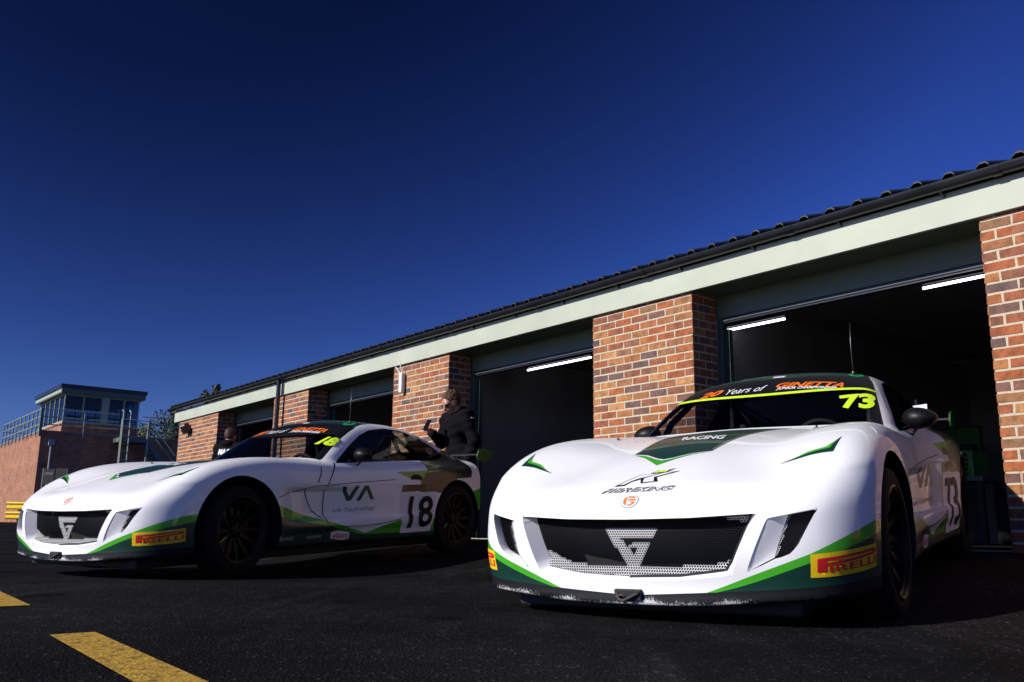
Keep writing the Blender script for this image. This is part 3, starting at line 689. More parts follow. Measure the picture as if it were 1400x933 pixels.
    for wx in (1.25, -1.235):
        for sg in (1, -1):
            w = bpy.data.objects.new('wheel', None); link(w, par); w.location = (wx, sg * (.735 if wx > 0 else .725), .305); w.rotation_euler = (0, 0, 0 if sg > 0 else math.pi)
            if 'tyre' in protos:
                for nm in ('tyre', 'rim', 'brake_disc', 'brake_caliper'):
                    o = protos[nm].copy(); link(o, w)
                continue
            protos['tyre'] = MB().lathe(tyre, 72).build('tyre', RUB, w, smooth=True)
            b = MB(); b.lathe(rim, 64); b.m = 0
            N_ = 12
            for k in range(N_):
                a = 2 * math.pi * k / N_; M = Matrix.Rotation(a, 4, 'Y')
                for da in (-.045, .045):
                    M2 = Matrix.Rotation(a + da, 4, 'Y')
                    b.prism([(.045, -.008), (.12, -.006), (.206, -.005), (.206, .005), (.12, .006), (.045, .008)], 0, 1, lambda u, v, h: M2 @ Vector((u, (.045 + .038 * (u / .206) ** 2) - (1 - h) * .022, v)))
            b.lathe([(.0, .062), (.035, .062), (.05, .052), (.055, .02), (0, .02)], 32, closed=False)
            for k in range(5):
                M = Matrix.Rotation(2 * math.pi * k / 5, 4, 'Y') @ Matrix.Translation((.038, .060, 0)); b.tube([(0, 0, 0), (0, .012, 0)], .007, 6, M)
            b.m = 1; b.lathe([(.229, .1065), (.2225, .1105), (.2205, .1065)], 72)
            b.m = 2
            M = Matrix.Rotation(.4, 4, 'Y')
            b.prism([(.10, -.006), (.19, -.005), (.19, .005), (.10, .006)], 0, 1, lambda u, v, h: M @ Vector((u, .0475 + .038 * (u / .206) ** 2 + h * .001, v)))
            protos['rim'] = b.build('rim', [RIM, RIMEDGE, GREEN], w, auto=35)
            protos['brake_disc'] = MB().lathe([(.06, .0), (.155, .0), (.155, -.024), (.06, -.024)], 48).build('brake_disc', STEEL, w, auto=40)
            b = MB(); b.box(-.165, -.085, -.045, .02, -.075, .075, bev=.008); protos['brake_caliper'] = b.build('brake_caliper', mat('caliper_red', (.07, .008, .006, 1), .4), w)
    b = MB(); b.box(-1.60, 1.86, -.60, .60, .085, .20, bev=.01); b.build('undertray', INTER, par)
    # mirrors
    for sg in (1, -1):
        b = MB(); bm = bmesh.new(); bmesh.ops.create_uvsphere(bm, u_segments=24, v_segments=14, radius=1)
        for v in bm.verts:
            x, y, z = v.co; v.co = Vector((-.02 + x * (.075 if x > 0 else .03), sg * (.790 + y * .090), .848 + z * (.058 - .012 * y)))
        b.bm(bm); b.tube([(-.01, sg * .775, .80), (.0, sg * .755, .775), (.01, sg * .745, .765)], [.009, .008, .012], 8)
        b.tube([(.03, sg * .76, .82), (.10, sg * .71, .79)], .005, 6)
        mo = b.build('door_mirror', mat('mirror_housing', (.005, .005, .006, 1), .45, spec=.25), par, smooth=True)
        bm = bmesh.new(); bmesh.ops.create_circle(bm, segments=24, radius=1, cap_ends=True)
        for v in bm.verts: x, y, z = v.co; v.co = Vector((-.0505, sg * (.790 + x * .074), .848 + y * .046))
        MB().bm(bm).build('mirror_glass', MIRR, mo)
        # door handle recess
        b = MB(); pts = [(-.585, .652), (-.60, .685), (-.64, .697), (-.70, .695), (-.735, .67), (-.742, .652)]
        d = Decal(); d.put(curve2mesh('poly', [pts]), XZ if sg > 0 else XZR, BLK, .0035, (0, 1, 0, 1), nu=6, nv=3); d.build('door_handle', par)
    # bonnet pins
    for px_, py_ in ((1.01, .50), (1.01, -.50)):
        z_ = float(newton(fcar, np.array([[px_, py_, .75]]), 6)[0, 2]); b = MB()
        b.tube([(px_, py_, z_ - .002), (px_, py_, z_ + .003)], .014, 14); b.tube([(px_, py_, z_), (px_, py_, z_ + .012)], .005, 8); b.tube([(px_ - .012, py_ - .004, z_ + .008), (px_ + .016, py_ + .003, z_ + .007)], .0018, 6)
        b.build('bonnet_pin', STEEL, par, auto=40)
    # rear wing
    b = MB(); b.prism([(-1.70, .895), (-1.74, .905), (-1.86, .907), (-1.90, .915), (-1.90, .908), (-1.86, .896), (-1.76, .890)], -.74, .74, lambda u, v, h: (u, h, v)); wg = b.build('rear_wing', mat('wing_dark', (.10, .10, .11, 1), .3, coat=.5), par)
    for sg in (1, -1):
        b = MB(); b.prism([(-1.66, .88), (-1.69, .935), (-1.78, .955), (-1.92, .940), (-1.94, .90), (-1.86, .845), (-1.76, .825), (-1.68, .85)], sg * .742, sg * .752, lambda u, v, h: (u, h, v)); b.build('wing_endplate', mat('endplate_green', (.012, .085, .006, 1), .5), wg)
        b = MB(); b.tube([(-1.62, sg * .35, .80), (-1.72, sg * .35, .86), (-1.80, sg * .35, .895)], .008, 6); b.build('wing_strut', STEEL, wg)
    # aerial
    b = MB(); b.tube([(-.235, .43, 1.135), (-.235, .43, 1.155)], [.012, .008], 10); b.tube([(-.235, .43, 1.15), (-.24, .43, 1.30), (-.25, .435, 1.44)], [.0032, .0025, .0018], 6); b.build('aerial', STEEL, par, smooth=True)
    # interior
    b = MB(); b.box(-1.2, .62, -.62, .62, .14, .17); b.box(.30, .58, -.60, .60, .55, .785, bev=.03); b.box(-.98, -.95, -.62, .62, .17, .80); b.build('cabin_tub', INTER, par)
    for sy in (.32, -.32):
        b = MB(); b.box(-.62, -.12, sy - .22, sy + .22, .20, .34, bev=.05); bm = bmesh.new(); bmesh.ops.create_cube(bm, size=1)
        for v in bm.verts: v.co = Vector((-.66 + v.co.x * .12 - (v.co.z) * .18, sy + v.co.y * (.44 if v.co.z < 0 else .30), .60 + v.co.z * .62))
        bmesh.ops.bevel(bm, geom=bm.edges[:], offset=.04, segments=3, affect='EDGES'); b.bm(bm); b.build('seat', SEAT, par, auto=50)
    b = MB(); sw = Matrix.Translation((.16, .32, .72)) @ Matrix.Rotation(R_(20), 4, 'Y')
    b.tube([sw @ Vector((0, .15 * math.cos(a), .15 * math.sin(a))) for a in np.linspace(0, 2 * math.pi, 25)[:-1]], .014, 8, closed=True)
    for a in (0, 2.1, 4.2): b.tube([sw @ Vector((0, 0, 0)), sw @ Vector((0, .15 * math.cos(a), .15 * math.sin(a)))], .010, 6)
    b.tube([sw @ Vector((0, 0, 0)), (.40, .32, .66)], .02, 8); b.build('steering_wheel', INTER, par, smooth=True)
    b = MB(); r = .020
    for sg in (1, -1):
        b.tube([(.33, sg * .60, .70), (.12, sg * .57, .90), (-.12, sg * .50, 1.05), (-.30, sg * .46, 1.085), (-.72, sg * .46, 1.09), (-.80, sg * .50, .9), (-.84, sg * .56, .2)], r, 8)
        b.tube([(-.76, sg * .44, 1.06), (-1.30, sg * .45, .80), (-1.5, sg * .45, .55)], r, 8)
    b.tube([(-.12, -.50, 1.05), (-.12, .50, 1.05)], r, 8); b.tube([(-.74, -.46, 1.085), (-.74, .46, 1.085)], r, 8); b.tube([(-.76, -.46, 1.06), (-.83, .50, .4)], r, 8)
    b.build('roll_cage', mat('cage_grey', (.03, .03, .032, 1), .5), par, smooth=True)
def car_pose(x, y, z, yaw, pt, rl):
    return Matrix.Translation((x, y, z + CAM_H)) @ Matrix.Rotation(R_(yaw), 4, 'Z') @ Matrix.Rotation(R_(pt), 4, 'Y') @ Matrix.Rotation(R_(rl), 4, 'X')
GRP = 'white and green race coupes parked nose out of the garages'
car73 = empty('race_car', 'white and green race coupe numbered 73 with yellow windscreen line, nearest the camera at right', 'race car', group=GRP, M=car_pose(1.561, 5.221, -.241, -122.8, 4.5, .7))
for (nm, k), (v, t, n, mi) in SHELL.items():
    us = sorted(set(mi.tolist())); mm = np.array([us.index(i) for i in mi]); mesh_obj(nm, v, t, [CARMATS[i] for i in us], car73, mm, normals=n)
shared_decals(car73); hard_parts(car73)
bpy.context.view_layer.update()
car18 = empty('race_car', 'white and green race coupe numbered 18 with dark green lettering on its door, farther left', 'race car', group=GRP, M=car_pose(-1.84, 7.697, -.259, -123.2, 2.8, -.3))
def copy_child(o, parent):
    c = o.copy(); COL.objects.link(c); c.parent = parent
    for g in [q for q in bpy.data.objects if q.parent == o]: copy_child(g, c)
for o in [q for q in bpy.data.objects if q.parent == car73]: copy_child(o, car18)
for q in bpy.data.objects:
    if q.parent == car18 and q.name.startswith('wheel') and q.location.x > 0: q.rotation_euler.z += R_(8)      # front wheels turned a little
# number 73 only
d = Decal(); d.put(curve2mesh('poly', [[(wstripe(y) + w, y) for y in np.linspace(-.612, .612, 40)for w in (0,)] + [(wstripe(y) - .034, y) for y in np.linspace(.612, -.612, 40)]]), XY(1.02), YEL, .0016, (0, 1, 0, 1), nu=4, nv=50); d.build('windscreen_line', car73)
race_digits(car73, '73', [(.300, .462, .905), (.240, .608, .893), (.066, .588, .965), (.180, .43, .985)], YEL, .045)
d = Decal()
FKc = [(1.946, -.14, .545), (1.935, .168, .551), (1.905, .168, .568), (1.918, -.128, .562)]
FKb = [(1.905, -.10, .57), (1.885, .15, .579), (1.735, .13, .636), (1.75, -.10, .632)]
J = lambda L: [((x - 340) / 1040, (380 - y) / 330) for x, y in L]
d.poly([J([(340, 380), (640, 165), (1040, 150), (1380, 125), (1250, 165), (1010, 235), (1080, 330), (790, 345), (735, 260), (600, 305), (530, 370)])], FKb, BLK, .0014)
d.poly([J([(410, 358), (655, 178), (1015, 162), (800, 222), (690, 245), (590, 292), (515, 350)]), J([(790, 250), (900, 210), (1110, 150), (1250, 150), (1180, 172), (960, 235), (1010, 325), (820, 332)])], FKb, WVIN, .0024)
d.poly([J([(835, 148), (940, 75), (970, 98), (1075, 82), (1085, 98), (1270, 52), (1130, 140)])], FKb, BLK, .0014)
d.poly([J([(880, 138), (940, 96), (975, 108), (1150, 92), (1120, 132)])], FKb, YEL, .0026)
d.text('FIBREKING', FKc, BLK, .0014, bold=.05, shear=.4); d.text('FIBREKING', FKc, WVIN, .0036, bold=-.005, shear=.4)
d.build('bonnet_sponsor_lettering', car73)
for sg in (1, -1):
    c = [(-.55, sg * .82, .235), (-.83, sg * .83, .235), (-.83, sg * .84, .52), (-.55, sg * .82, .52)]
    race_digits(car73, '73', c if sg > 0 else [c[1], c[0], c[3], c[2]], BLK, .01)
    c = [(-.545, sg * .82, .245), (-.855, sg * .83, .25), (-.855, sg * .84, .515), (-.545, sg * .82, .515)]
    race_digits(car18, '18', c if sg > 0 else [c[1], c[0], c[3], c[2]], BLK, .02, .12)
    # door sponsor: bold V and A strokes with small words below
    DGL = mat('deep_green_lettering', (.002, .085, .045, 1), .4)
    for car in (car73, car18):
        c = [(.225, sg * .81, .475), (-.135, sg * .81, .48), (-.135, sg * .81, .61), (.225, sg * .81, .605)]
        if sg < 0: c = [c[1], c[0], c[3], c[2]]
        d = Decal(); w = .085
        def stroke(a, b_, w=w):
            a = Vector(a); b_ = Vector(b_); t = (b_ - a).normalized(); asp = .13 / .36; q = Vector((-t.y, t.x)); q = Vector((q.x * w * .42, q.y * w)); e = t * .03
            return [tuple(a - e + q * .6), tuple(b_ + e + q * .6), tuple(b_ + e * 1.4), tuple(b_ + e - q * .6), tuple(a - e - q * .6), tuple(a - e * 1.4)]
        for a, b_ in (((.05, .93), (.25, .07)), ((.25, .07), (.47, .96)), ((.53, .07), (.75, .96)), ((.75, .96), (.96, .10))):
            d.poly([[(a[0] - .062, a[1]), (a[0] + .062, a[1]), (b_[0] + .062, b_[1]), (b_[0] - .062, b_[1])]], c, DGL, .0014 + .0004 * random.random())
        c2 = [(.285, sg * .81, .388), (-.165, sg * .81, .405), (-.165, sg * .81, .445), (.285, sg * .81, .425)]
        if sg < 0: c2 = [c2[1], c2[0], c2[3], c2[2]]
        d.build('door_sponsor_mark', car); d = Decal(); d.text('VA Technology', c2, GRYT, .0016, bold=-.004, shear=.2); d.build('door_sponsor_lettering', car)
race_digits(car18, '18', [(.235, .49, .915), (.172, .640, .900), (.055, .600, .975), (.115, .51, .985)], YEL, .06, .15)
# ------------------------------------------------------------------ setting frame: the garage front
FT = 0.671; FA = np.array([-math.sin(FT), math.cos(FT)]); FN = np.array([-math.cos(FT), -math.sin(FT)]); FP = np.array([3.229, 5.880])
def fac(s, n, z):
    """s along the garage front (leftwards), n out towards the camera, z up"""
    return Vector((FP[0] + FA[0] * s + FN[0] * n, FP[1] + FA[1] * s + FN[1] * n, z))
FM = Matrix(((FA[0], FN[0], 0, FP[0]), (FA[1], FN[1], 0, FP[1]), (0, 0, 1, 0), (0, 0, 0, 1)))
_gk = nspl([-3, -.3, 0, .4, .9, 1.4, 2.0, 2.6, 3.2, 4.2, 6], [.235, .235, .228, .20, .165, .118, .062, .018, .002, 0, 0])
def ground_z(x, y):
    d = (x - FP[0]) * FN[0] + (y - FP[1]) * FN[1]
    return _gk(np.clip(d, -3, 6)) + .20 * sstep(14, 42, y)
def asphalt():
    m = mat('asphalt', (.02, .02, .021, 1), .85); nt = m.node_tree; p = nt.nodes['Principled BSDF']
    tc = nt.nodes.new('ShaderNodeTexCoord'); L = nt.links.new
    def noise(sc, det, rough=.5):
        n = nt.nodes.new('ShaderNodeTexNoise'); n.inputs['Scale'].default_value = sc; n.inputs['Detail'].default_value = det; n.inputs['Roughness'].default_value = rough; L(tc.outputs['Object'], n.inputs['Vector']); return n
    big = noise(.7, 4); mid = noise(6, 5, .6); fine = noise(160, 3, .6)
    v = nt.nodes.new('ShaderNodeTexVoronoi'); v.inputs['Scale'].default_value = 110; L(tc.outputs['Object'], v.inputs['Vector'])
    def ramp(src, a, b, c0, c1):
        r = nt.nodes.new('ShaderNodeMapRange'); r.inputs['From Min'].default_value = a; r.inputs['From Max'].default_value = b; r.inputs['To Min'].default_value = c0; r.inputs['To Max'].default_value = c1; L(src, r.inputs['Value']); return r.outputs[0]
    def mul(a, b):
        x = nt.nodes.new('ShaderNodeMath'); x.operation = 'MULTIPLY'; L(a, x.inputs[0]); L(b, x.inputs[1]); return x.outputs[0]
    k = mul(mul(ramp(big.outputs['Fac'], .35, .65, .60, 1.45), ramp(mid.outputs['Fac'], .3, .7, .8, 1.2)), ramp(fine.outputs['Fac'], .3, .7, .55, 1.5))
    # pale chippings: one cell in many
    sp = nt.nodes.new('ShaderNodeSeparateColor'); L(v.outputs['Color'], sp.inputs[0])
    chip = ramp(sp.outputs[0], .955, .985, 1, 5.5); k = mul(k, chip)
    # dusty drag marks running along the apron and a few oil stains
    mp = nt.nodes.new('ShaderNodeMapping'); mp.inputs['Rotation'].default_value = (0, 0, -FT); mp.inputs['Scale'].default_value = (3.2, .35, 1); L(tc.outputs['Object'], mp.inputs['Vector'])
    dn = nt.nodes.new('ShaderNodeTexNoise'); dn.inputs['Scale'].default_value = 1.1; dn.inputs['Detail'].default_value = 7; dn.inputs['Roughness'].default_value = .65; L(mp.outputs[0], dn.inputs['Vector'])
    k = mul(k, ramp(dn.outputs['Fac'], .54, .72, 1, 2.1)); st = noise(1.9, 3, .4); k = mul(k, ramp(st.outputs['Fac'], .63, .70, 1, .45))
    sc = nt.nodes.new('ShaderNodeVectorMath'); sc.operation = 'SCALE'; sc.inputs[0].default_value = (.0098, .0094, .0098); L(k, sc.inputs['Scale']); L(sc.outputs[0], p.inputs['Base Color'])
    b = nt.nodes.new('ShaderNodeBump'); b.inputs['Strength'].default_value = .9; b.inputs['Distance'].default_value = .006
    h = nt.nodes.new('ShaderNodeMath'); h.operation = 'ADD'; L(fine.outputs['Fac'], h.inputs[0]); L(v.outputs['Distance'], h.inputs[1]); L(h.outputs[0], b.inputs['Height']); L(b.outputs[0], p.inputs['Normal'])
    p.inputs['Specular IOR Level'].default_value = .03
    return m
ASPH = asphalt()
def grid_ground():
    xs = np.unique(np.concatenate([np.linspace(-600, -40, 15), np.linspace(-40, -8, 33), np.linspace(-8, 8, 81), np.linspace(8, 40, 33), np.linspace(40, 600, 15)]))
    ys = np.unique(np.concatenate([np.linspace(-200, -6, 12), np.linspace(-6, 14, 101), np.linspace(14, 60, 47), np.linspace(60, 900, 20)]))
    V = [(x, y, float(ground_z(x, y))) for y in ys for x in xs]; n = len(xs)
    F = [(j * n + i, j * n + i + 1, (j + 1) * n + i + 1, (j + 1) * n + i) for j in range(len(ys) - 1) for i in range(n - 1)]
    return V, F
gv, gf = grid_ground()
struct(mesh_obj('ground', gv, gf, ASPH, smooth=True))
def ground_patch(name, poly, m, lift=.004):
    bm = bmesh.new(); vs = [bm.verts.new((x, y, 0)) for x, y in poly]; bm.faces.new(vs)
    xs = [p[0] for p in poly]; ys = [p[1] for p in poly]
    for i in range(1, 12):
        bmesh.ops.bisect_plane(bm, geom=bm.verts[:] + bm.edges[:] + bm.faces[:], plane_co=(min(xs) + (max(xs) - min(xs)) * i / 12, 0, 0), plane_no=(1, 0, 0))
        bmesh.ops.bisect_plane(bm, geom=bm.verts[:] + bm.edges[:] + bm.faces[:], plane_co=(0, min(ys) + (max(ys) - min(ys)) * i / 12, 0), plane_no=(0, 1, 0))
    for v in bm.verts: v.co.z = float(ground_z(v.co.x, v.co.y)) + lift
    me = bpy.data.meshes.new(name); bm.to_mesh(me); bm.free(); me.materials.append(m); return link(bpy.data.objects.new(name, me))
def linepaint():
    m = mat('yellow_road_paint', (.55, .33, .025, 1), .7, bump=.6, bscale=90); nt = m.node_tree; p = nt.nodes['Principled BSDF']; L = nt.links.new
    tc = nt.nodes.new('ShaderNodeTexCoord'); n = nt.nodes.new('ShaderNodeTexNoise'); n.inputs['Scale'].default_value = 28; n.inputs['Detail'].default_value = 8; n.inputs['Roughness'].default_value = .75; L(tc.outputs['Object'], n.inputs['Vector'])
    r = nt.nodes.new('ShaderNodeValToRGB'); r.color_ramp.elements[0].position = .36; r.color_ramp.elements[0].color = (.03, .025, .015, 1); r.color_ramp.elements[1].position = .46; r.color_ramp.elements[1].color = (.40, .235, .018, 1)
    e = r.color_ramp.elements.new(.7); e.color = (.62, .38, .035, 1); L(n.outputs['Fac'], r.inputs['Fac']); L(r.outputs[0], p.inputs['Base Color']); return m
YPAINT = linepaint()
def px2ground(px, py, z=0.0):
    c, s = math.cos(ROLL), math.sin(ROLL); dx, dy = px - 700, py - 466.5; x = (c * dx + s * dy) / F_PX; y = (-s * dx + c * dy) / F_PX
    Y = math.cos(PITCH) + y * math.sin(PITCH); Z = math.sin(PITCH) - y * math.cos(PITCH); t = (z - CAM_H) / Z; return (x * t, Y * t)
def dash(cl, cr, L):
    return [cl, cr, (cr[0] - .587 * L, cr[1] + .81 * L), (cl[0] - .587 * L, cl[1] + .81 * L)]
o = ground_patch('road_marking', dash((-1.396, 2.843), (-1.297, 2.933), -3.0), YPAINT); tag(o, 'worn yellow painted dash on the asphalt, cut by the bottom edge of the photo', 'road marking', 'yellow dashes on the asphalt')
o = ground_patch('road_marking', dash((-2.085, 3.769), (-1.986, 3.859), 3.0), YPAINT); tag(o, 'worn yellow painted dash on the asphalt at the left edge of the photo', 'road marking', 'yellow dashes on the asphalt')
# ------------------------------------------------------------------ garage block
def brickmat(name, dull=1.0):
    m = mat(name, (.4, .15, .08, 1), .88); nt = m.node_tree; p = nt.nodes['Principled BSDF']; L = nt.links.new
    at = nt.nodes.new('ShaderNodeAttribute'); at.attribute_name = 'tone'; r = nt.nodes.new('ShaderNodeValToRGB'); cr = r.color_ramp
    cols = [(0, (.10, .070, .065)), (.08, (.15, .080, .062)), (.20, (.20, .082, .048)), (.38, (.26, .086, .038)), (.56, (.30, .086, .030)), (.70, (.36, .110, .032)), (.80, (.23, .120, .058)), (.90, (.36, .145, .045)), (1, (.42, .20, .075))]
    cr.elements[0].color = tuple(c * dull for c in cols[0][1]) + (1,); cr.elements[1].color = tuple(c * dull for c in cols[-1][1]) + (1,)
    for q, c in cols[1:-1]: e = cr.elements.new(q); e.color = tuple(v * dull for v in c) + (1,)
    L(at.outputs['Fac'], r.inputs['Fac'])
    tc = nt.nodes.new('ShaderNodeTexCoord'); n = nt.nodes.new('ShaderNodeTexNoise'); n.inputs['Scale'].default_value = 14; n.inputs['Detail'].default_value = 8; n.inputs['Roughness'].default_value = .7; L(tc.outputs['Object'], n.inputs['Vector'])
    mr = nt.nodes.new('ShaderNodeMapRange'); mr.inputs['From Min'].default_value = .3; mr.inputs['From Max'].default_value = .7; mr.inputs['To Min'].default_value = .5; mr.inputs['To Max'].default_value = 1.45; L(n.outputs['Fac'], mr.inputs['Value'])
    mx = nt.nodes.new('ShaderNodeVectorMath'); mx.operation = 'SCALE'; L(r.outputs[0], mx.inputs[0]); L(mr.outputs[0], mx.inputs['Scale'])
    # grey weathering smears
    n3 = nt.nodes.new('ShaderNodeTexNoise'); n3.inputs['Scale'].default_value = 5; n3.inputs['Detail'].default_value = 6; L(tc.outputs['Object'], n3.inputs['Vector'])
    m3 = nt.nodes.new('ShaderNodeMapRange'); m3.inputs['From Min'].default_value = .56; m3.inputs['From Max'].default_value = .75; m3.inputs['To Max'].default_value = .55; L(n3.outputs['Fac'], m3.inputs['Value'])
    mm = nt.nodes.new('ShaderNodeMix'); mm.data_type = 'RGBA'; mm.inputs['B'].default_value = (.26, .16, .115, 1); L(m3.outputs[0], mm.inputs['Factor']); L(mx.outputs[0], mm.inputs['A']); L(mm.outputs['Result'], p.inputs['Base Color'])
    n2 = nt.nodes.new('ShaderNodeTexNoise'); n2.inputs['Scale'].default_value = 90; n2.inputs['Detail'].default_value = 4; L(tc.outputs['Object'], n2.inputs['Vector'])
    b = nt.nodes.new('ShaderNodeBump'); b.inputs['Strength'].default_value = .5; b.inputs['Distance'].default_value = .006; L(n2.outputs['Fac'], b.inputs['Height']); L(b.outputs[0], p.inputs['Normal'])
    return m
BRICK = brickmat('red_brick'); MORTAR = mat('cream_mortar', (.54, .45, .32, 1), .95, noise=.12, nscale=40, bump=.5, bscale=150)
PGREEN = mat('pale_green_paint', (.44, .475, .37, 1), .5, noise=.09, nscale=1.6, spec=.3)
SGREEN = mat('sage_green_paint', (.115, .150, .088, 1), .6, noise=.08, nscale=3)
FGREEN = mat('door_frame_green', (.035, .065, .052, 1), .5)
GUT = mat('black_gutter_plastic', (.012, .013, .016, 1), .30, noise=.2, nscale=6)
TILE = mat('slate_tile', (.010, .011, .013, 1), .6, noise=.25, nscale=10)
DARKW = mat('garage_inner_wall', (.24, .24, .25, 1), .85, noise=.1, nscale=2)
CONC = mat('garage_floor', (.14, .135, .125, 1), .75, noise=.2, nscale=3)
DMET = mat('dark_metal', (.012, .013, .015, 1), .35, noise=.1)
LAMP = mat('tube_light', (1, 1, 1, 1), .5, emit=(.93, .94, 1, 1), estr=4.5)
def brick_mesh(name, faces, z0, z1, parent, seed=1, mortar_inset=.0035, M=FM):
    """faces: list of (origin2d, dir2d, outward2d, length) in the local (s, n) frame; one mesh of bricks on a mortar core"""
    rnd = random.Random(seed); V = []; F = []; MI = []; TN = []
    for (o, d, w, L) in faces:
        o = Vector(o); d = Vector(d); w = Vector(w)
        def quad(u0, u1, za, zb, dep, mi, tone, j=0):
            k = len(V); ch = .0022
            P = [(u0, za), (u1, za), (u1, zb), (u0, zb)]
            jj = [(rnd.uniform(-j, j), rnd.uniform(-j, j) * .7) for _ in P]
            for (u, z), (a, b) in zip(P, jj): q = o + d * (u + a) - w * .012; V.append((q.x, q.y, z + b))
            e = [(ch, ch), (-ch, ch), (-ch, -ch), (ch, -ch)]
            t = rnd.uniform(-.0015, .0015)
            for (u, z), (a, b), (eu, ez) in zip(P, jj, e): q = o + d * (u + a + eu) + w * (dep + t + rnd.uniform(-.0008, .0008)); V.append((q.x, q.y, z + b + ez))
            F.append((k + 4, k + 5, k + 6, k + 7)); F.extend((k + i, k + (i + 1) % 4, k + 4 + (i + 1) % 4, k + 4 + i) for i in range(4)); MI.extend([mi] * 5); TN.extend([tone] * 5)
        row = 0; z = z0
        n = max(1, round(L / .2235)); bl = (L + .010) / n
        while z < z1 - .02:
            zt = min(z + .0628, z1); xs = []
            if row % 2 == 0: xs = [(i * bl, i * bl + bl - .0125) for i in range(n)]
            else: xs = [(0, bl / 2 - .0125)] + [(bl / 2 + i * bl, bl / 2 + i * bl + bl - .0125) for i in range(n - 1)] + [(L - bl / 2 + .005, L)]
            for a, b in xs:
                t = rnd.random(); t = .05 + .95 * t if rnd.random() > .12 else rnd.choice((0, .05, 1, .9))
                quad(a, b, z, zt, 0, 0, t, .0028)
            z += .075; row += 1
        k = len(V)
        for u, zz in ((.006, z0), (L - .006, z0), (L - .006, z1), (.006, z1)): q = o + d * u - w * mortar_inset; V.append((q.x, q.y, zz))
        F.append((k, k + 1, k + 2, k + 3)); MI.append(1); TN.append(0)
    me = bpy.data.meshes.new(name); me.from_pydata([M @ Vector(v) for v in V], [], F); me.materials.append(BRICK); me.materials.append(MORTAR)
    me.polygons.foreach_set('material_index', MI); a = me.attributes.new('tone', 'FLOAT', 'FACE'); a.data.foreach_set('value', TN)
    bm = bmesh.new(); bm.from_mesh(me); bmesh.ops.recalc_face_normals(bm, faces=bm.faces[:]); bm.to_mesh(me); bm.free(); me.update()
    return link(bpy.data.objects.new(name, me), parent)
GZ = CAM_H                                   # heights below are measured from the camera level and shifted
ZT = 2.157 + GZ                              # underside of the eaves board
garage = empty('garage_block', 'long low brick pit garage with pale green eaves board and open doors', 'building')
PIERS = [(-1.30, 0), (2.561, 3.866), (6.449, 7.768), (10.352, 11.651), (14.20, 16.389), (-5.2, -3.86)]
for i, (a, b) in enumerate(PIERS):
    brick_mesh('brick_pier', [((b, 0), (-1, 0), (0, 1), b - a), ((a, 0), (0, -1), (-1, 0), .34), ((b, 0), (0, -1), (1, 0), .34)], .205 - (.06 if i < 6 else 0), ZT + .03, garage, 10 + i)
b = MB(); b.box(-9, 16.62, .0, .040, ZT, ZT + .235, FM); b.box(16.585, 16.62, -6.5, -.001, ZT, ZT + .235, FM); b.build('eaves_board', PGREEN, garage)
b = MB(); b.box(-9, 16.58, -.36, -.002, ZT + .012, ZT + .03, FM); b.build('soffit', SGREEN, garage)
b = MB(); b.box(-9, 16.5, -.40, -.36, ZT - .20, ZT + .03, FM); b.build('lintel_board', SGREEN, garage)
OPEN = [(-3.86, -1.30), (0, 2.561), (3.866, 6.449), (7.768, 10.352), (11.651, 14.20)]
for a, c in OPEN:
    b = MB(); b.box(a, c, -.43, -.37, ZT - .255, ZT - .203, FM, .004); b.build('door_head', DMET, garage)
    b = MB(); b.tube([FM @ Vector((a, -.364, ZT - .23)), FM @ Vector((c, -.364, ZT - .23))], .007, 8); b.build('door_rail', mat('galvanised_rail', (.16, .18, .20, 1), .35, metal=.5), garage)
    for s0, s1 in ((a, a + .06), (c - .06, c)):
        b = MB(); b.box(s0, s1, -.42, -.342, .20, ZT - .20, FM, .004); b.box(s0 + .045 if s0 == a else s0 - .02, s1 + .02 if s0 == a else s1 - .045, -.47, -.42, .20, ZT - .3, FM); b.build('door_frame', FGREEN, garage)
# gutter: half round with joints, brackets
gc = ZT + .262
b = MB(); prof = [(.012 + .055 + .055 * math.cos(t), gc + .03 + .06 * math.sin(t)) for t in np.linspace(math.pi, 2 * math.pi, 11)]; prof = [(n + .035, z) for n, z in prof]
inner = [(.102 + (n - .102) * .9, (gc + .03) + (z - gc - .03) * .9 + .001) for n, z in prof[::-1]]
b.prism(prof + inner, -9, 16.78, lambda u, v, h: FM @ Vector((h, u, v)))
for s in np.arange(-8.3, 16.7, 1.62):
    pr = [(.102 + (n - .102) * 1.09, (gc + .03) + (z - gc - .03) * 1.09) for n, z in prof]; b.prism(pr + prof[::-1], s - .03, s + .03, lambda u, v, h: FM @ Vector((h, u, v)))
b.build('gutter', GUT, garage, auto=40)
for s in np.arange(-7.9, 16.6, .81):
    b = MB(); b.prism([(.041, gc - .062), (.041, gc - .02), (.10, gc - .02), (.10, gc - .032)], s - .008, s + .008, lambda u, v, h: FM @ Vector((h, u, v))); b.build('gutter_bracket', GUT, garage)
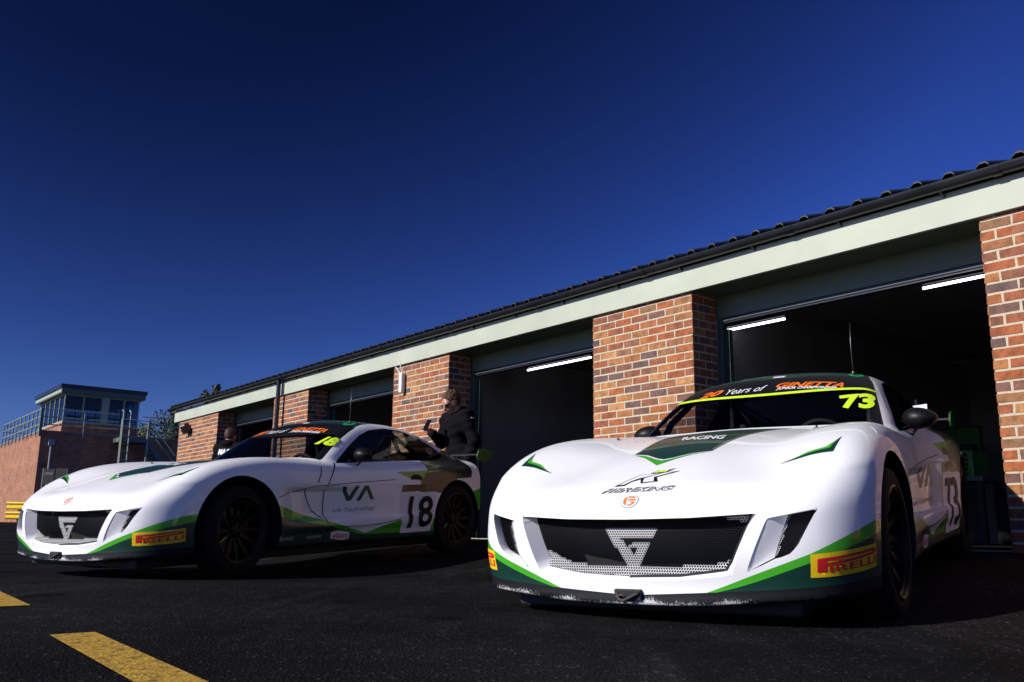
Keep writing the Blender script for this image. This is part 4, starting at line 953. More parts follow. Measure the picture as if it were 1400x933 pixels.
# roof: tiles with raised rolls
RS = math.tan(R_(17)); V = []; F = []
prof = []
for k in range(int(26.1 / .235)):
    s = -9.2 + k * .235; prof += [(s, 0), (s + .120, .002), (s + .132, .052), (s + .152, .070), (s + .190, .070), (s + .212, .052)]
n = len(prof)
for (dn, lift) in ((.085, 0), (-3.3, 0)):
    for s, h in prof: V.append(FM @ Vector((s, dn, gc + .035 + h + (.085 - dn) * RS)))
for s, h in prof: V.append(FM @ Vector((s, .087, gc + .022 + h)))
for i in range(n - 1): F += [(i, i + 1, n + i + 1, n + i), (2 * n + i, 2 * n + i + 1, i + 1, i)]
mesh_obj('tiled_roof', V, F, TILE, garage)
b = MB(); b.prism([(-3.3, gc + .02 + 3.385 * RS), (-3.3, gc + .08 + 3.385 * RS), (-6.9, gc + .04), (-6.9, gc + .0)], -9.2, 16.8, lambda u, v, h: FM @ Vector((h, u, v))); b.build('rear_roof_slope', TILE, garage)
b = MB(); b.box(16.34, 16.585, -6.8, -.345, .1, ZT + .2, FM); b.box(-9, 16.34, -6.8, -6.6, .1, ZT + .3, FM); b.box(-9.2, -9, -6.8, 0, .1, ZT + .2, FM); b.build('outer_wall', DARKW, garage)
for s in (3.2, 7.1, 11.0, -2.6 - 1.9): b = MB(); b.box(s - .06, s + .06, -6.6, -.36, .2, ZT + .2, FM); b.build('partition_wall', DARKW, garage)
b = MB(); b.box(-9, 16.5, -6.75, -.345, ZT + .33, ZT + .35, FM); b.box(-9, 16.5, -.70, -.36, ZT + .03, ZT + .33, FM)
b.build('inner_ceiling', DARKW, garage)
for s in np.arange(-8, 16, 1.2): b = MB(); b.box(s - .03, s + .03, -6.5, -.72, ZT + .25, ZT + .33, FM); b.build('ceiling_joist', DARKW, garage)
b = MB(); b.box(-9, 16.35, -6.7, -.10, .05, .232, FM); b.build('concrete_floor', CONC, garage)
b = MB(); b.box(-9, 16.35, -.13, -.10, .2325, .2405, FM); b.build('threshold_strip', mat('worn_threshold', (.42, .36, .28, 1), .6, metal=.1, noise=.3, nscale=25), garage)
# ceiling tubes
for i, (px_, L, h, lab) in enumerate([((763, 498), 1.22, 2.10, 'white tube light glowing inside the open garage between the two cars'), ((1004, 450), 1.22, 2.08, 'white tube light glowing inside the garage above the windscreen of the right car'), ((1362, 374), 1.22, 2.10, 'white tube light half hidden by the brick pier at the right edge')]):
    g_ = px2ground(px_[0], px_[1], h + CAM_H); t = empty('ceiling_light', lab, 'light', (g_[0], g_[1], h + CAM_H), 'tube lights in the garages'); a = Vector((FA[0], FA[1], 0))
    b = MB(); b.tube([a * (-L / 2), a * (L / 2)], .0125, 12); b.build('tube', LAMP, t)
    b = MB(); b.box(-L / 2 - .02, L / 2 + .02, -.03, .03, .026, .07, Matrix.Rotation(math.atan2(FA[1], FA[0]), 4, 'Z'), .004); b.build('light_body', DMET, t)
# rainwater pipe with its swan neck
pipe = MB(); pp = lambda s, n, z: FM @ Vector((s, n, z))
pipe.tube([pp(11.28, .102, gc), pp(11.28, .102, gc - .08), pp(11.28, .10, gc - .14), pp(11.28, .10, .15)], .036, 14)
for z in (.9, 1.9): pipe.tube([pp(11.28, .10, z - .02), pp(11.28, .10, z + .02)], .043, 14)
pipe.tube([pp(11.20, .045, gc - .02), pp(11.19, .045, ZT + .0)], .012, 8); pipe.build('rainwater_pipe', GUT, garage, auto=40)
# wall things
o = empty('security_light', 'small black floodlight fixed under the eaves at the far left end of the garages', 'light', pp(15.72, .05, 2.30)); M = FM.to_3x3().to_4x4() @ Matrix.Rotation(-.5, 4, 'X')
b = MB(); b.box(-.13, .13, .02, .10, -.09, .07, M, .01); b.build('lamp_housing', DMET, o); b = MB(); b.box(-.03, .03, -.05, .03, -.02, .10, M, .004); b.build('bracket', DMET, o)
o = empty('wireless_aerial', 'white outdoor aerial box with two rods on the brick pier behind the left car', 'aerial', pp(7.48, .04, 2.30)); M = FM.to_3x3().to_4x4(); WPL = mat('white_plastic', (.72, .73, .76, 1), .4)
b = MB(); b.box(-.035, .035, -.02, .035, -.20, .06, M, .008); b.build('aerial_box', WPL, o); b = MB(); b.tube([M @ Vector((.02, .01, .05)), M @ Vector((.13, .03, .16))], .007, 6); b.build('rod', WPL, o); b = MB(); b.tube([M @ Vector((-.01, .01, .05)), M @ Vector((.02, .03, .20))], .007, 6); b.build('rod', WPL, o)
# things inside the right-hand garage
def fbox(name, mats_, label, cat, s0, s1, n0, n1, z0, z1, parts, group=None):
    o = empty(name, label, cat, FM @ Vector(((s0 + s1) / 2, (n0 + n1) / 2, z0)), group); Mi = o.matrix_basis.inverted() @ FM
    for nm, m, fn in parts: b = MB(); fn(b, Mi); b.build(nm, m, o)
    return o
TGRN = mat('tool_cabinet_green', (.05, .26, .02, 1), .4, coat=.3); CHR = mat('chrome_trim', (.75, .75, .75, 1), .2, metal=1)
def at_view(px, py, z):      # a place in the garage seen at a given height
    g_ = px2ground(px, py, z); v = FM.inverted() @ Vector((g_[0], g_[1], z)); return v
c = at_view(1328, 616, 1.26); s, n = c.x + .36, c.y
def draw(b, M):
    for k in range(5): b.box(s - .31, s + .31, n, n + .010, .985 + k * .052, 1.028 + k * .052, M, .002)
def trims(b, M):
    for k in range(5): b.box(s - .30, s + .30, n + .0105, n + .02, 1.022 + k * .052, 1.030 + k * .052, M)
fbox('tool_chest', None, 'green tool chest with chrome drawer pulls inside the right garage', 'tool chest', s - .36, s + .36, n - .40, n, .97, 1.26,
     [('carcass', TGRN, lambda b, M: b.box(s - .36, s + .36, n - .40, n - .001, .972, 1.262, M, .008)), ('drawer_fronts', DMET, draw), ('pulls', CHR, trims)])
fbox('work_bench', None, 'grey work bench carrying the green tool chest inside the right garage', 'bench', s - .5, s + .7, n - .5, n + .05, .23, .97,
     [('bench_top', mat('bench_grey', (.12, .125, .13, 1), .6), lambda b, M: b.box(s - .48, s + .8, n - .5, n + .06, .92, .97, M, .006)), *[('leg', DMET, (lambda i, j: lambda b, M: b.box(s + i - .03, s + i + .03, n + j - .03, n + j + .03, .233, .919, M))(i, j)) for i in (-.42, .74) for j in (-.44, 0)]])
c2 = at_view(1337, 584, 1.62)
fbox('tool_board', None, 'dim green board on the wall above the tool chest', 'board', c2.x, c2.x + 1.0, c2.y - .05, c2.y, 1.3, 1.62, [('panel', mat('board_green', (.03, .13, .015, 1), .5), lambda b, M: b.box(c2.x, c2.x + 1.1, c2.y - .03, c2.y, 1.30, 1.62, M, .005)), ('frame', DMET, lambda b, M: b.box(c2.x - .02, c2.x + 1.12, c2.y - .06, c2.y - .031, 1.28, 1.64, M))])
fbox('tool_bag', None, 'dark tool bag with red handle on top of the green tool chest', 'bag', s - .2, s + .2, n - .3, n - .1, 1.262, 1.36, [('bag_body', mat('bag_cloth', (.02, .022, .03, 1), .9), lambda b, M: b.box(s - .32, s + .06, n - .32, n - .10, 1.264, 1.345, M, .03)), ('red_handle', mat('red_plastic', (.35, .02, .02, 1), .4), lambda b, M: b.tube([M @ Vector((s - .0, n - .2, 1.34)), M @ Vector((s + .03, n - .2, 1.39)), M @ Vector((s - .10, n - .2, 1.40))], .013, 8))])
# wheels and jerry cans at the back of the right garage
for k, (ds, lb) in enumerate(((.62, 'spare tyre leaning by the bench inside the right garage'), )):
    o = empty('spare_tyre', lb, 'tyre', FM @ Vector((s - ds, n - .1, .53))); M = Matrix.Rotation(FT + .4, 4, 'Z')
    MB().lathe([(.215, -.09), (.25, -.10), (.29, -.09), (.302, -.05), (.302, .05), (.29, .09), (.25, .10), (.215, .09)], 40, M).build('tyre_carcass', RUB, o, smooth=True); MB().lathe([(0, 0), (.06, .01), (.18, .0), (.215, .085), (.22, .085), (.22, -.085), (.19, -.03), (0, -.03)], 32, M, closed=False).build('wheel_rim', STEEL, o, auto=40)
w = at_view(1252, 573, 1.22); sw, nw = .50, -.62
g1 = px2ground(1257, 573, 1.235)
def wb(px, py, nn):  # point on the plane n = nn seen at a pixel
    lo, hi = 1.0, 1.6
    for _ in range(50):
        mid = (lo + hi) / 2; v = at_view(px, py, mid)
        if v.y < nn: lo, hi = lo, mid
        else: lo = mid
    return v
P = [FM @ wb(*q, -.75) for q in ((1238, 585), (1270.5, 594), (1267, 552.5), (1243, 556))]
o = empty('notice_sheet', 'bright white sheet standing in the sun just inside the right garage, behind the door mirror', 'sheet', P[0]); off = Vector((-FN[0], -FN[1], 0)) * .012
V = [p - P[0] for p in P] + [p - P[0] + off for p in P]; mesh_obj('sheet', V, [(0, 1, 2, 3), (7, 6, 5, 4), (0, 4, 5, 1), (1, 5, 6, 2), (2, 6, 7, 3), (3, 7, 4, 0)], WVIN, o)
pl = MB(); x0 = (V[0] + V[1]) / 2 + off * 1.6; pl.tube([x0 + Vector((0, 0, .25)), Vector((x0.x, x0.y, .235 - P[0].z))], .012, 8); pl.build('stand', DMET, o)
# dim boxes on the floor of the middle garage
for k, (s_, n_, w_, h_, lb) in enumerate([(4.3, -4.6, .5, .75, 'tall grey storage cabinet in the shade of the middle garage'), (5.0, -4.7, .8, .5, 'low grey storage chest in the shade of the middle garage')]):
    fbox('storage_cabinet', None, lb, 'cabinet', s_ - w_ / 2, s_ + w_ / 2, n_ - .5, n_, .23, .23 + h_ * 2, [('carcass', mat('cabinet_grey', (.09, .095, .10, 1), .6), lambda b, M: b.box(s_ - w_ / 2, s_ + w_ / 2, n_ - .5, n_, .24, .23 + h_ * 2, M, .01)), ('cabinet_door', mat('cabinet_door_grey', (.12, .125, .13, 1), .5), lambda b, M: [b.box(s_ - w_ / 2 + .02 + i * w_ / 2, s_ + i * w_ / 2 - .02, n_ + .002, n_ + .02, .28, .2 + h_ * 2, M, .004) for i in (0, 1)])])
# ------------------------------------------------------------------ control tower
TC = Vector((-24.2, 46.0)); TM = Matrix(((FA[0], -FN[0], 0, TC.x), (FA[1], -FN[1], 0, TC.y), (0, 0, 1, 0), (0, 0, 0, 1)))   # (s away along the lit face, q along the shaded face, z)
tower = empty('control_tower', 'brick control tower with railed terrace and glazed lookout room on top', 'building')
def brick_tex():
    m = mat('far_brick', (.4, .15, .08, 1), .9); nt = m.node_tree; p = nt.nodes['Principled BSDF']; L = nt.links.new
    tc = nt.nodes.new('ShaderNodeTexCoord'); sp = nt.nodes.new('ShaderNodeSeparateXYZ'); L(tc.outputs['Object'], sp.inputs[0])
    cx = nt.nodes.new('ShaderNodeCombineXYZ'); a = nt.nodes.new('ShaderNodeMath'); a.operation = 'ADD'; L(sp.outputs['X'], a.inputs[0]); L(sp.outputs['Y'], a.inputs[1]); L(a.outputs[0], cx.inputs[0]); L(sp.outputs['Z'], cx.inputs[1])
    b = nt.nodes.new('ShaderNodeTexBrick'); b.inputs['Scale'].default_value = 1; b.inputs['Brick Width'].default_value = .225; b.inputs['Row Height'].default_value = .075; b.inputs['Mortar Size'].default_value = .006; b.inputs['Bias'].default_value = 0
    b.inputs['Color1'].default_value = (.38, .15, .07, 1); b.inputs['Color2'].default_value = (.24, .085, .05, 1); b.inputs['Mortar'].default_value = (.36, .27, .19, 1); L(cx.outputs[0], b.inputs['Vector'])
    n = nt.nodes.new('ShaderNodeTexNoise'); n.inputs['Scale'].default_value = 1.5; n.inputs['Detail'].default_value = 7; L(tc.outputs['Object'], n.inputs['Vector']); mr = nt.nodes.new('ShaderNodeMapRange'); mr.inputs['From Min'].default_value = .3; mr.inputs['From Max'].default_value = .7; mr.inputs['To Min'].default_value = .75; mr.inputs['To Max'].default_value = 1.25; L(n.outputs['Fac'], mr.inputs['Value'])
    s = nt.nodes.new('ShaderNodeVectorMath'); s.operation = 'SCALE'; L(b.outputs['Color'], s.inputs[0]); L(mr.outputs[0], s.inputs['Scale']); L(s.outputs[0], p.inputs['Base Color']); return m
FBR = brick_tex()
RAILM = mat('grey_green_rail', (.30, .34, .30, 1), .45); TGR = mat('tower_green', (.11, .145, .12, 1), .5); TPALE = mat('tower_pale_frame', (.34, .40, .32, 1), .5)
tower.matrix_world = TM
TZ = 5.11
def tb(name, m, fn, auto=None):
    b = MB(); fn(b); return b.build(name, m, tower, auto=auto)
def nb(b, *a): b.box(*a)
tb('brick_wall', FBR, lambda b: (b.box(0, 14, 0, 18, 0.1, TZ - .06)))
tb('terrace_coping', mat('coping_grey', (.20, .20, .19, 1), .7), lambda b: b.box(-.04, 14.04, -.04, 18.04, TZ - .058, TZ + .02))
tb('room_plinth', FBR, lambda b: b.box(.8, 6.8, 1.1, 4.95, TZ + .021, TZ + .60))
# lookout room
z0, z1 = TZ + .60, TZ + 2.12
def frames(b):
    for s in (.8, 1.95, 3.1, 4.25, 5.4, 6.74):
        for q in (1.1, 4.89): b.box(s, s + .07, q, q + .06, z0, z1)
    for q in (2.02, 2.95, 3.3, 4.1):
        for s in (.8, 6.74): b.box(s, s + .06, q, q + .07, z0, z1)
    for z in (z0, z1 - .08):
        b.box(.8, 6.8, 1.098, 1.162, z, z + .08); b.box(.8, 6.8, 4.888, 4.952, z, z + .08); b.box(.798, .862, 1.1, 4.95, z, z + .08); b.box(6.738, 6.802, 1.1, 4.95, z, z + .08)
    b.box(.80, .855, 2.95, 3.32, z0 + .08, z1 - .08)
tb('window_frame', TPALE, frames)
TG = glass('tower_glass', (.50, .60, .68, 1))
for s0, s1, q0, q1 in ((.87, 6.74, 1.13, 1.135), (.87, 6.74, 4.92, 4.925), (.83, .835, 1.17, 4.88), (6.77, 6.775, 1.17, 4.88)):
    tb('window_pane', TG, lambda b: b.box(s0, s1, q0, q1, z0 + .08, z1 - .08))
tb('room_floor', INTER, lambda b: b.box(.9, 6.7, 1.2, 4.85, TZ + .60, TZ + .62))
tb('desk', mat('desk_grey', (.1, .1, .11, 1), .6), lambda b: (b.box(1.0, 1.6, 1.3, 4.6, z0 + .35, z0 + .40), b.box(5.9, 6.4, 1.3, 4.6, z0 + .35, z0 + .40)))
tb('room_fascia', TGR, lambda b: (b.box(.55, 7.05, .87, 5.18, z1 + .001, z1 + .27)))
tb('pale_eaves_strip', TPALE, lambda b: b.box(.60, 7.0, .845, .868, z1 + .05, z1 + .20))
tb('flat_roof', GUT, lambda b: (b.box(.50, 7.10, .80, 5.24, z1 + .271, z1 + .48)))
# terrace railing
def post(s, q):
    tb('railing_post', RAILM, lambda b: b.box(s - .03, s + .03, q - .03, q + .03, TZ - .25, TZ + 1.12))
for s in np.arange(0, 10.6, 1.05): post(s, -.07)
for q in (2.0, 6.3, 7.6, 9.8, 12, 14, 16, 18): post(-.07, q)
for z in (.32, .72, 1.12):
    tb('railing_bar', RAILM, lambda b: b.tube([(0, -.07, TZ + z), (10.55, -.07, TZ + z)], .028, 8)); tb('railing_bar', RAILM, lambda b: b.tube([(-.07, -.07, TZ + z), (-.07, 3.7, TZ + z)], .028, 8))
    tb('railing_bar', RAILM, lambda b: b.tube([(10.55, -.07, TZ + z), (10.55, 3, TZ + z)], .028, 8)); tb('railing_bar', RAILM, lambda b: b.tube([(-.07, 4.9, TZ + z), (-.07, 18, TZ + z)], .028, 8))
tb('corner_post', TGR, lambda b: b.box(-.09, .03, -.12, 0, TZ - .3, TZ + 1.16))
tb('rainwater_pipe', mat('grey_pipe', (.30, .32, .34, 1), .4), lambda b: (b.tube([(-.10, .52, TZ - .7), (-.10, .52, .3)], .05, 10), b.box(-.20, -.001, .38, .66, TZ - .75, TZ - .45)))
# access ladder
lad = empty('access_ladder', 'pale steel ladder rising to the terrace of the control tower', 'ladder', (0, 0, 0)); lad.matrix_world = TM
def lb(name, fn): b = MB(); fn(b); return b.build(name, TPALE, lad)
for q in (3.55, 3.92): lb('stile', lambda b: b.tube([(-1.5, q, .4), (-1.5, q, TZ + 1.15), (-1.25, q, TZ + 1.25)], .035, 8))
for z in np.arange(.8, TZ + 1.1, .42): lb('rung', lambda b: b.tube([(-1.5, 3.55, z), (-1.5, 3.92, z)], .022, 6))
# outside stair
st = empty('outside_stair', 'grey green steel stair descending beside the control tower terrace', 'stair', (0, 0, 0)); st.matrix_world = TM
def sb(name, fn, m=TGR): b = MB(); fn(b); return b.build(name, m, st)
sb('landing', lambda b: b.box(-1.4, -.12, 3.5, 4.95, TZ - .42, TZ - .2))
for s in (-1.4, -.45): sb('stringer', lambda b: b.prism([(4.95, TZ - .60), (4.95, TZ - .2), (8.7, .6), (8.7, .2)], s, s + .06, lambda u, v, h: (h, u, v)))
for k in range(22):
    t = (k + .5) / 22; sb('tread', lambda b: b.box(-1.34, -.45, 4.95 + 3.75 * t - .10, 4.95 + 3.75 * t + .10, TZ - .28 - (TZ - .8) * t, TZ - .25 - (TZ - .8) * t))
for dz in (.5, .95): sb('handrail', lambda b: b.tube([(-1.4, 3.5, TZ - .2 + dz), (-1.4, 4.95, TZ - .2 + dz), (-1.4, 8.7, .55 + dz)], .028, 8), RAILM)
for q in (3.55, 4.92): sb('leg', lambda b: b.box(-1.42, -1.34, q - .04, q + .04, .2, TZ + .75), RAILM)
# crash barrier: two colour sections of double W-beam
def barrier(label, m, x0, x1, grp='crash barrier sections by the control tower'):
    o = empty('crash_barrier', label, 'barrier', (x0, 36, float(ground_z(x0, 36))), grp); dirv = Vector((1, -.10, 0)).normalized(); nv = Vector((-.10, -1, 0)).normalized()
    for zc in (.28, .66):
        b = MB(); pr = [(-.155, .0), (-.12, .07), (-.085, .08), (-.03, .01), (.03, .01), (.085, .08), (.12, .07), (.155, 0)]
        poly = [(n_, z_) for z_, n_ in pr] + [(n_ - .008, z_) for z_, n_ in pr[::-1]]
        b.prism(poly, 0, x1 - x0, lambda u, v, h: dirv * h + nv * u + Vector((0, 0, zc + v))); b.build('rail_beam', m, o)
    for k in np.arange(.5, x1 - x0, 2.0): b = MB(); c = dirv * k - nv * .08; b.box(c.x - .05, c.x + .05, c.y - .06, c.y + .06, 0, .84); b.build('barrier_post', STEEL, o)
BG = mat('barrier_green', (.015, .09, .075, 1), .5, noise=.1, nscale=4); BY = mat('barrier_yellow', (.80, .55, .02, 1), .5, noise=.06, nscale=4)
barrier('dark green section of steel crash barrier at the far left edge', BG, -30, -19.95)
barrier('yellow section of steel crash barrier in front of the left car nose', BY, -19.93, -14)
nbd = empty('notice_board', 'small dark notice board on posts behind the nose of the left car', 'sign', (-17.85, 34.5, float(ground_z(-17.85, 34.5)) + .0))
b = MB(); b.box(-.05, .0, -.03, .03, 0, 2.05); b.box(.85, .90, -.03, .03, 0, 2.05); b.build('post', TGR, nbd); b = MB(); b.box(.0, .42, -.04, -.01, 1.45, 2.03); b.box(.47, .85, -.04, -.01, 1.48, 2.06); b.build('panel', INTER, nbd)
b = MB(); b.box(.06, .38, -.052, -.042, 1.80, 1.90); b.build('pale_strip', GRYT, nbd)

# ------------------------------------------------------------------ trees behind
BARK = mat('bark', (.06, .045, .03, 1), .9, bump=.6, bscale=20)
def leafmat(name, c1, c2):
    m = mat(name, c1 + (1,), .7); nt = m.node_tree; p = nt.nodes['Principled BSDF']; L = nt.links.new; at = nt.nodes.new('ShaderNodeAttribute'); at.attribute_name = 'tone'
    mx = nt.nodes.new('ShaderNodeMix'); mx.data_type = 'RGBA'; mx.inputs['A'].default_value = c1 + (1,); mx.inputs['B'].default_value = c2 + (1,); L(at.outputs['Fac'], mx.inputs['Factor']); L(mx.outputs['Result'], p.inputs['Base Color']); return m
LEAF = leafmat('spring_leaves', (.045, .060, .012), (.11, .12, .025)); LEAFD = leafmat('dark_leaves', (.018, .030, .010), (.05, .065, .018))
def tree(x, y, h, r, label, m, seed, n=2600, trunk_h=.35, group='trees behind the control tower'):
    rnd = random.Random(seed); z0 = float(ground_z(x, y)); t = empty('tree', label, 'tree', (x, y, z0), group)
    b = MB(); top = Vector((rnd.uniform(-.3, .3), rnd.uniform(-.3, .3), h * .8)); b.tube([(0, 0, -.1), (0, 0, h * .2), (top.x * .5, top.y * .5, h * .5), top], [h * .028, h * .022, h * .014, h * .004], 10); blobs = []
    for k in range(11):
        zz = h * (trunk_h + (.92 - trunk_h) * (k + .5) / 11); a = k * 2.4 + rnd.random(); rr = r * math.sin(math.pi * min(1, max(.18, (zz / h - trunk_h * .6) / (1.02 - trunk_h * .6)))) * rnd.uniform(.55, .8)
        e = Vector((rr * math.cos(a), rr * math.sin(a), zz + h * .04)); s_ = Vector((top.x * zz / h, top.y * zz / h, zz - h * .12)); b.tube([s_, s_.lerp(e, .5) + Vector((0, 0, h * .01)), e], [h * .009, h * .006, h * .002], 6); blobs.append((e, r * rnd.uniform(.32, .5))); blobs.append((s_.lerp(e, .45) + Vector((0, 0, .1 * r)), r * rnd.uniform(.3, .42)))
    blobs.append((Vector((top.x, top.y, h * .9)), r * .30)); b.build('trunk', BARK, t, smooth=True)
    V = []; F = []; TN = []
    for i in range(n):
        c, br = rnd.choice(blobs); d = Vector((rnd.gauss(0, 1), rnd.gauss(0, 1), rnd.gauss(0, .85))).normalized(); p = c + d * br * rnd.random() ** .4
        a1 = Vector((rnd.gauss(0, 1), rnd.gauss(0, 1), rnd.gauss(0, 1))).normalized(); a2 = a1.cross(d).normalized(); s = h * .014 * rnd.uniform(.6, 1.4); k = len(V)
        V += [p - a1 * s, p + a2 * s * .55, p + a1 * s, p - a2 * s * .55]; F.append((k, k + 1, k + 2, k + 3)); TN.append(rnd.random())
    o = mesh_obj('crown', V, F, m, t); a = o.data.attributes.new('tone', 'FLOAT', 'FACE'); a.data.foreach_set('value', TN)
def at_px(px, Y): return (px - 700) / F_PX * (Y * math.cos(PITCH) + 1.2)
tree(at_px(197, 66), 66, 7.4, 2.1, 'olive leafed tree just right of the lookout room of the control tower', LEAF, 3)
tree(at_px(222, 70), 70, 7.4, 2.6, 'olive leafed tree between the tower terrace stair and the garages', LEAF, 4)
tree(at_px(236, 60), 60, 7.9, 1.6, 'dark slender tree touching the left end of the garage roof', LEAFD, 5)
tree(at_px(286, 62), 62, 10.1, 1.0, 'narrow treetop poking above the garage roof', LEAFD, 6, n=1500)
tree(at_px(178, 75), 75, 7.0, 2.4, 'low dark tree seen under the terrace rail, farthest back', LEAFD, 8)
# ------------------------------------------------------------------ people
SKIN = mat('skin', (.40, .20, .14, 1), .5, noise=.06, nscale=15); HOOD = mat('black_hoodie', (.0055, .005, .006, 1), .9, spec=.08, bump=.25, bscale=25); TROU = mat('dark_trousers', (.008, .008, .010, 1), .85, spec=.1)
HAIRB = mat('fair_hair', (.08, .045, .02, 1), .7, noise=.5, nscale=70, bump=.8, bscale=90, spec=.2); HAIRR = mat('auburn_hair', (.055, .020, .011, 1), .6, noise=.3, nscale=45); SHOE = mat('shoe_black', (.02, .02, .02, 1), .5)
def cap(a, b, ra, rb, flat=None):
    a = np.array(a, float); b = np.array(b, float)
    def f(x, y, z):
        d = b - a; px_, py_, pz_ = x - a[0], y - a[1], z - a[2]; t = np.clip((px_ * d[0] + py_ * d[1] + pz_ * d[2]) / max(1e-9, d @ d), 0, 1)
        return np.sqrt((px_ - d[0] * t) ** 2 + (py_ - d[1] * t) ** 2 + (pz_ - d[2] * t) ** 2) - (ra + (rb - ra) * t)
    return f
def ell(c, r, tilt=0):
    c = np.array(c, float)
    def f(x, y, z):
        X, Y, Z = x - c[0], y - c[1], z - c[2]; ct, st = math.cos(tilt), math.sin(tilt); X, Z = X * ct - Z * st, X * st + Z * ct
        k = np.sqrt((X / r[0]) ** 2 + (Y / r[1]) ** 2 + (Z / r[2]) ** 2); return (k - 1) * min(r)
    return f
def union(L, k=.03):
    def f(x, y, z):
        d = L[0](x, y, z)
        for g in L[1:]: d = smin(d, g(x, y, z), k)
        return d
    return f
def net_obj(name, f, lo, hi, h, m, parent):
    V, Q = surface_net(f, lo, hi, h); V = newton(f, V, 3); N = fgrad(f, V, 1e-3); N /= np.maximum(np.linalg.norm(N, axis=1), 1e-9)[:, None]
    return mesh_obj(name, V, Q, [m], parent, normals=N)
def build_person(label, loc, yaw, J, hairm, pitch_head, group=None, hood_up=False):
    """J: joints in person axes, x forward, y left, z up from the ground"""
    p = empty('person', label, 'person', loc); p.rotation_euler = (0, 0, yaw)
    hc = np.array(J['head']); cp, sp = math.cos(pitch_head), math.sin(pitch_head)
    def hd(v): v = np.array(v, float); return hc + np.array([v[0] * cp + v[2] * sp, v[1], -v[0] * sp + v[2] * cp])
    head = [ell(hc + np.array([.0, 0, .02]), (.098, .076, .112), -pitch_head), cap(hd((.045, 0, -.06)), hd((.062, 0, -.085)), .048, .034), cap(hd((.092, 0, .005)), hd((.112, 0, -.028)), .010, .015),
            cap(hd((.086, .0, -.055)), hd((.090, 0, -.062)), .022, .020), ell(hd((0, .078, -.01)), (.022, .012, .034)), ell(hd((0, -.078, -.01)), (.022, .012, .034)), cap(hd((.07, .035, .022)), hd((.07, -.035, .022)), .024, .024)]
    neck = cap(J['neck'], hd((-.02, 0, -.07)), .058, .052)
    torso = [cap((J['hip'][0], 0, J['hip'][2]), J['chest'], .110, .122), cap(J['shL'], J['shR'], .058, .058), cap((J['hip'][0], .07, J['hip'][2]), (J['hip'][0], -.07, J['hip'][2]), .115, .115), cap((J['chest'][0], .08, J['chest'][2]), (J['chest'][0], -.08, J['chest'][2]), .095, .095)]
    arms = []; hands = []
    for s in 'LR':
        arms += [cap(J['sh' + s], J['el' + s], .052, .042), cap(J['el' + s], J['wr' + s], .040, .029)]
        w = Vector(J['wr' + s]); d = (w - Vector(J['el' + s])).normalized(); up = Vector((0, 0, 1)) if abs(d.z) < .8 else Vector((1, 0, 0)); a = d.cross(up).normalized(); n = a.cross(d).normalized()
        pc = w + d * .05; hands.append(cap(w, pc, .026, .034))
        for k, (off, ln) in enumerate(((-.030, .062), (-.010, .072), (.010, .068), (.029, .054))):
            r0 = pc + a * off + d * .018; r1 = r0 + d * ln * .55; r2 = r1 + (d * .35 - n * .75).normalized() * ln * .55; hands += [cap(r0, r1, .0098, .0092), cap(r1, r2, .0092, .0082)]
        t0 = w + d * .03 - a * .022; t1 = t0 - a * .026 + d * .028; t2 = t1 + d * .028 - n * .012; hands += [cap(t0, t1, .013, .011), cap(t1, t2, .011, .009)]
    legs = []
    for sg, s in ((1, 'L'), (-1, 'R')):
        hp = (J['hip'][0], .085 * sg, J['hip'][2] - .04); kn = (J['hip'][0] + .03, .10 * sg, .50); an = (J['hip'][0] - .01, .11 * sg, .09); legs += [cap(hp, kn, .085, .060), cap(kn, an, .057, .040)]
    feet = [cap((J['hip'][0] - .03, .11 * s, .05), (J['hip'][0] + .15, .13 * s, .035), .045, .038) for s in (1, -1)]
    core = union(torso + arms + legs + feet + [neck], .035); hd_f = union(head + [neck], .022); hn_f = union(hands, .008)
    body = lambda x, y, z: smin(smin(core(x, y, z), hd_f(x, y, z), .02), hn_f(x, y, z), .012)
    xs = [v[0] for v in J.values()]; ys = [v[1] for v in J.values()]
    lo = (min(xs) - .22, min(ys) - .22, -.02); hi = (max(xs) + .24, max(ys) + .22, hc[2] + .17)
    net_obj('body', body, lo, hi, .0105, SKIN, p)
    jk = union(torso + arms, .05); zb = J['hip'][2] - .10
    nk = np.array(J['neck'])
    fold = lambda x, y, z: .006 * np.sin(38 * z + 9 * x) * np.cos(21 * y + 14 * x) + .003 * np.sin(70 * z - 25 * y)
    def jacket(x, y, z):
        d = jk(x, y, z) - .022 + fold(x, y, z); d = smax(d, zb - z, .02)
        for s in 'LR':
            w = Vector(J['wr' + s]); q = (w - Vector(J['el' + s])).normalized(); c = w + q * .012
            near = np.sqrt((x - c.x) ** 2 + (y - c.y) ** 2 + (z - c.z) ** 2) - .11
            d = np.maximum(d, np.minimum((x - c.x) * q.x + (y - c.y) * q.y + (z - c.z) * q.z, -near))
        hood = smax(ell(nk + np.array([-.055, 0, .015]), (.085, .115, .062), -.25)(x, y, z), -(ell(nk + np.array([.03, 0, .09]), (.085, .080, .11))(x, y, z)), .02)
        return smin(d, hood, .03)
    jo = net_obj('hooded_jacket', jacket, lo, hi, .014, HOOD, p)
    net_obj('trousers', lambda x, y, z: smax(union(legs + torso[2:3], .04)(x, y, z) - .014 + .5 * fold(x, y, z), np.maximum(.085 - z, z - J['hip'][2] - .02), .01), lo, hi, .016, TROU, p)
    for sg in (1, -1): net_obj('shoe', lambda x, y, z: smax(cap((J['hip'][0] - .04, .11 * sg, .05), (J['hip'][0] + .17, .13 * sg, .042), .054, .046)(x, y, z), -.0 - z, .01), lo, (hi[0], hi[1], .14), .012, SHOE, p)
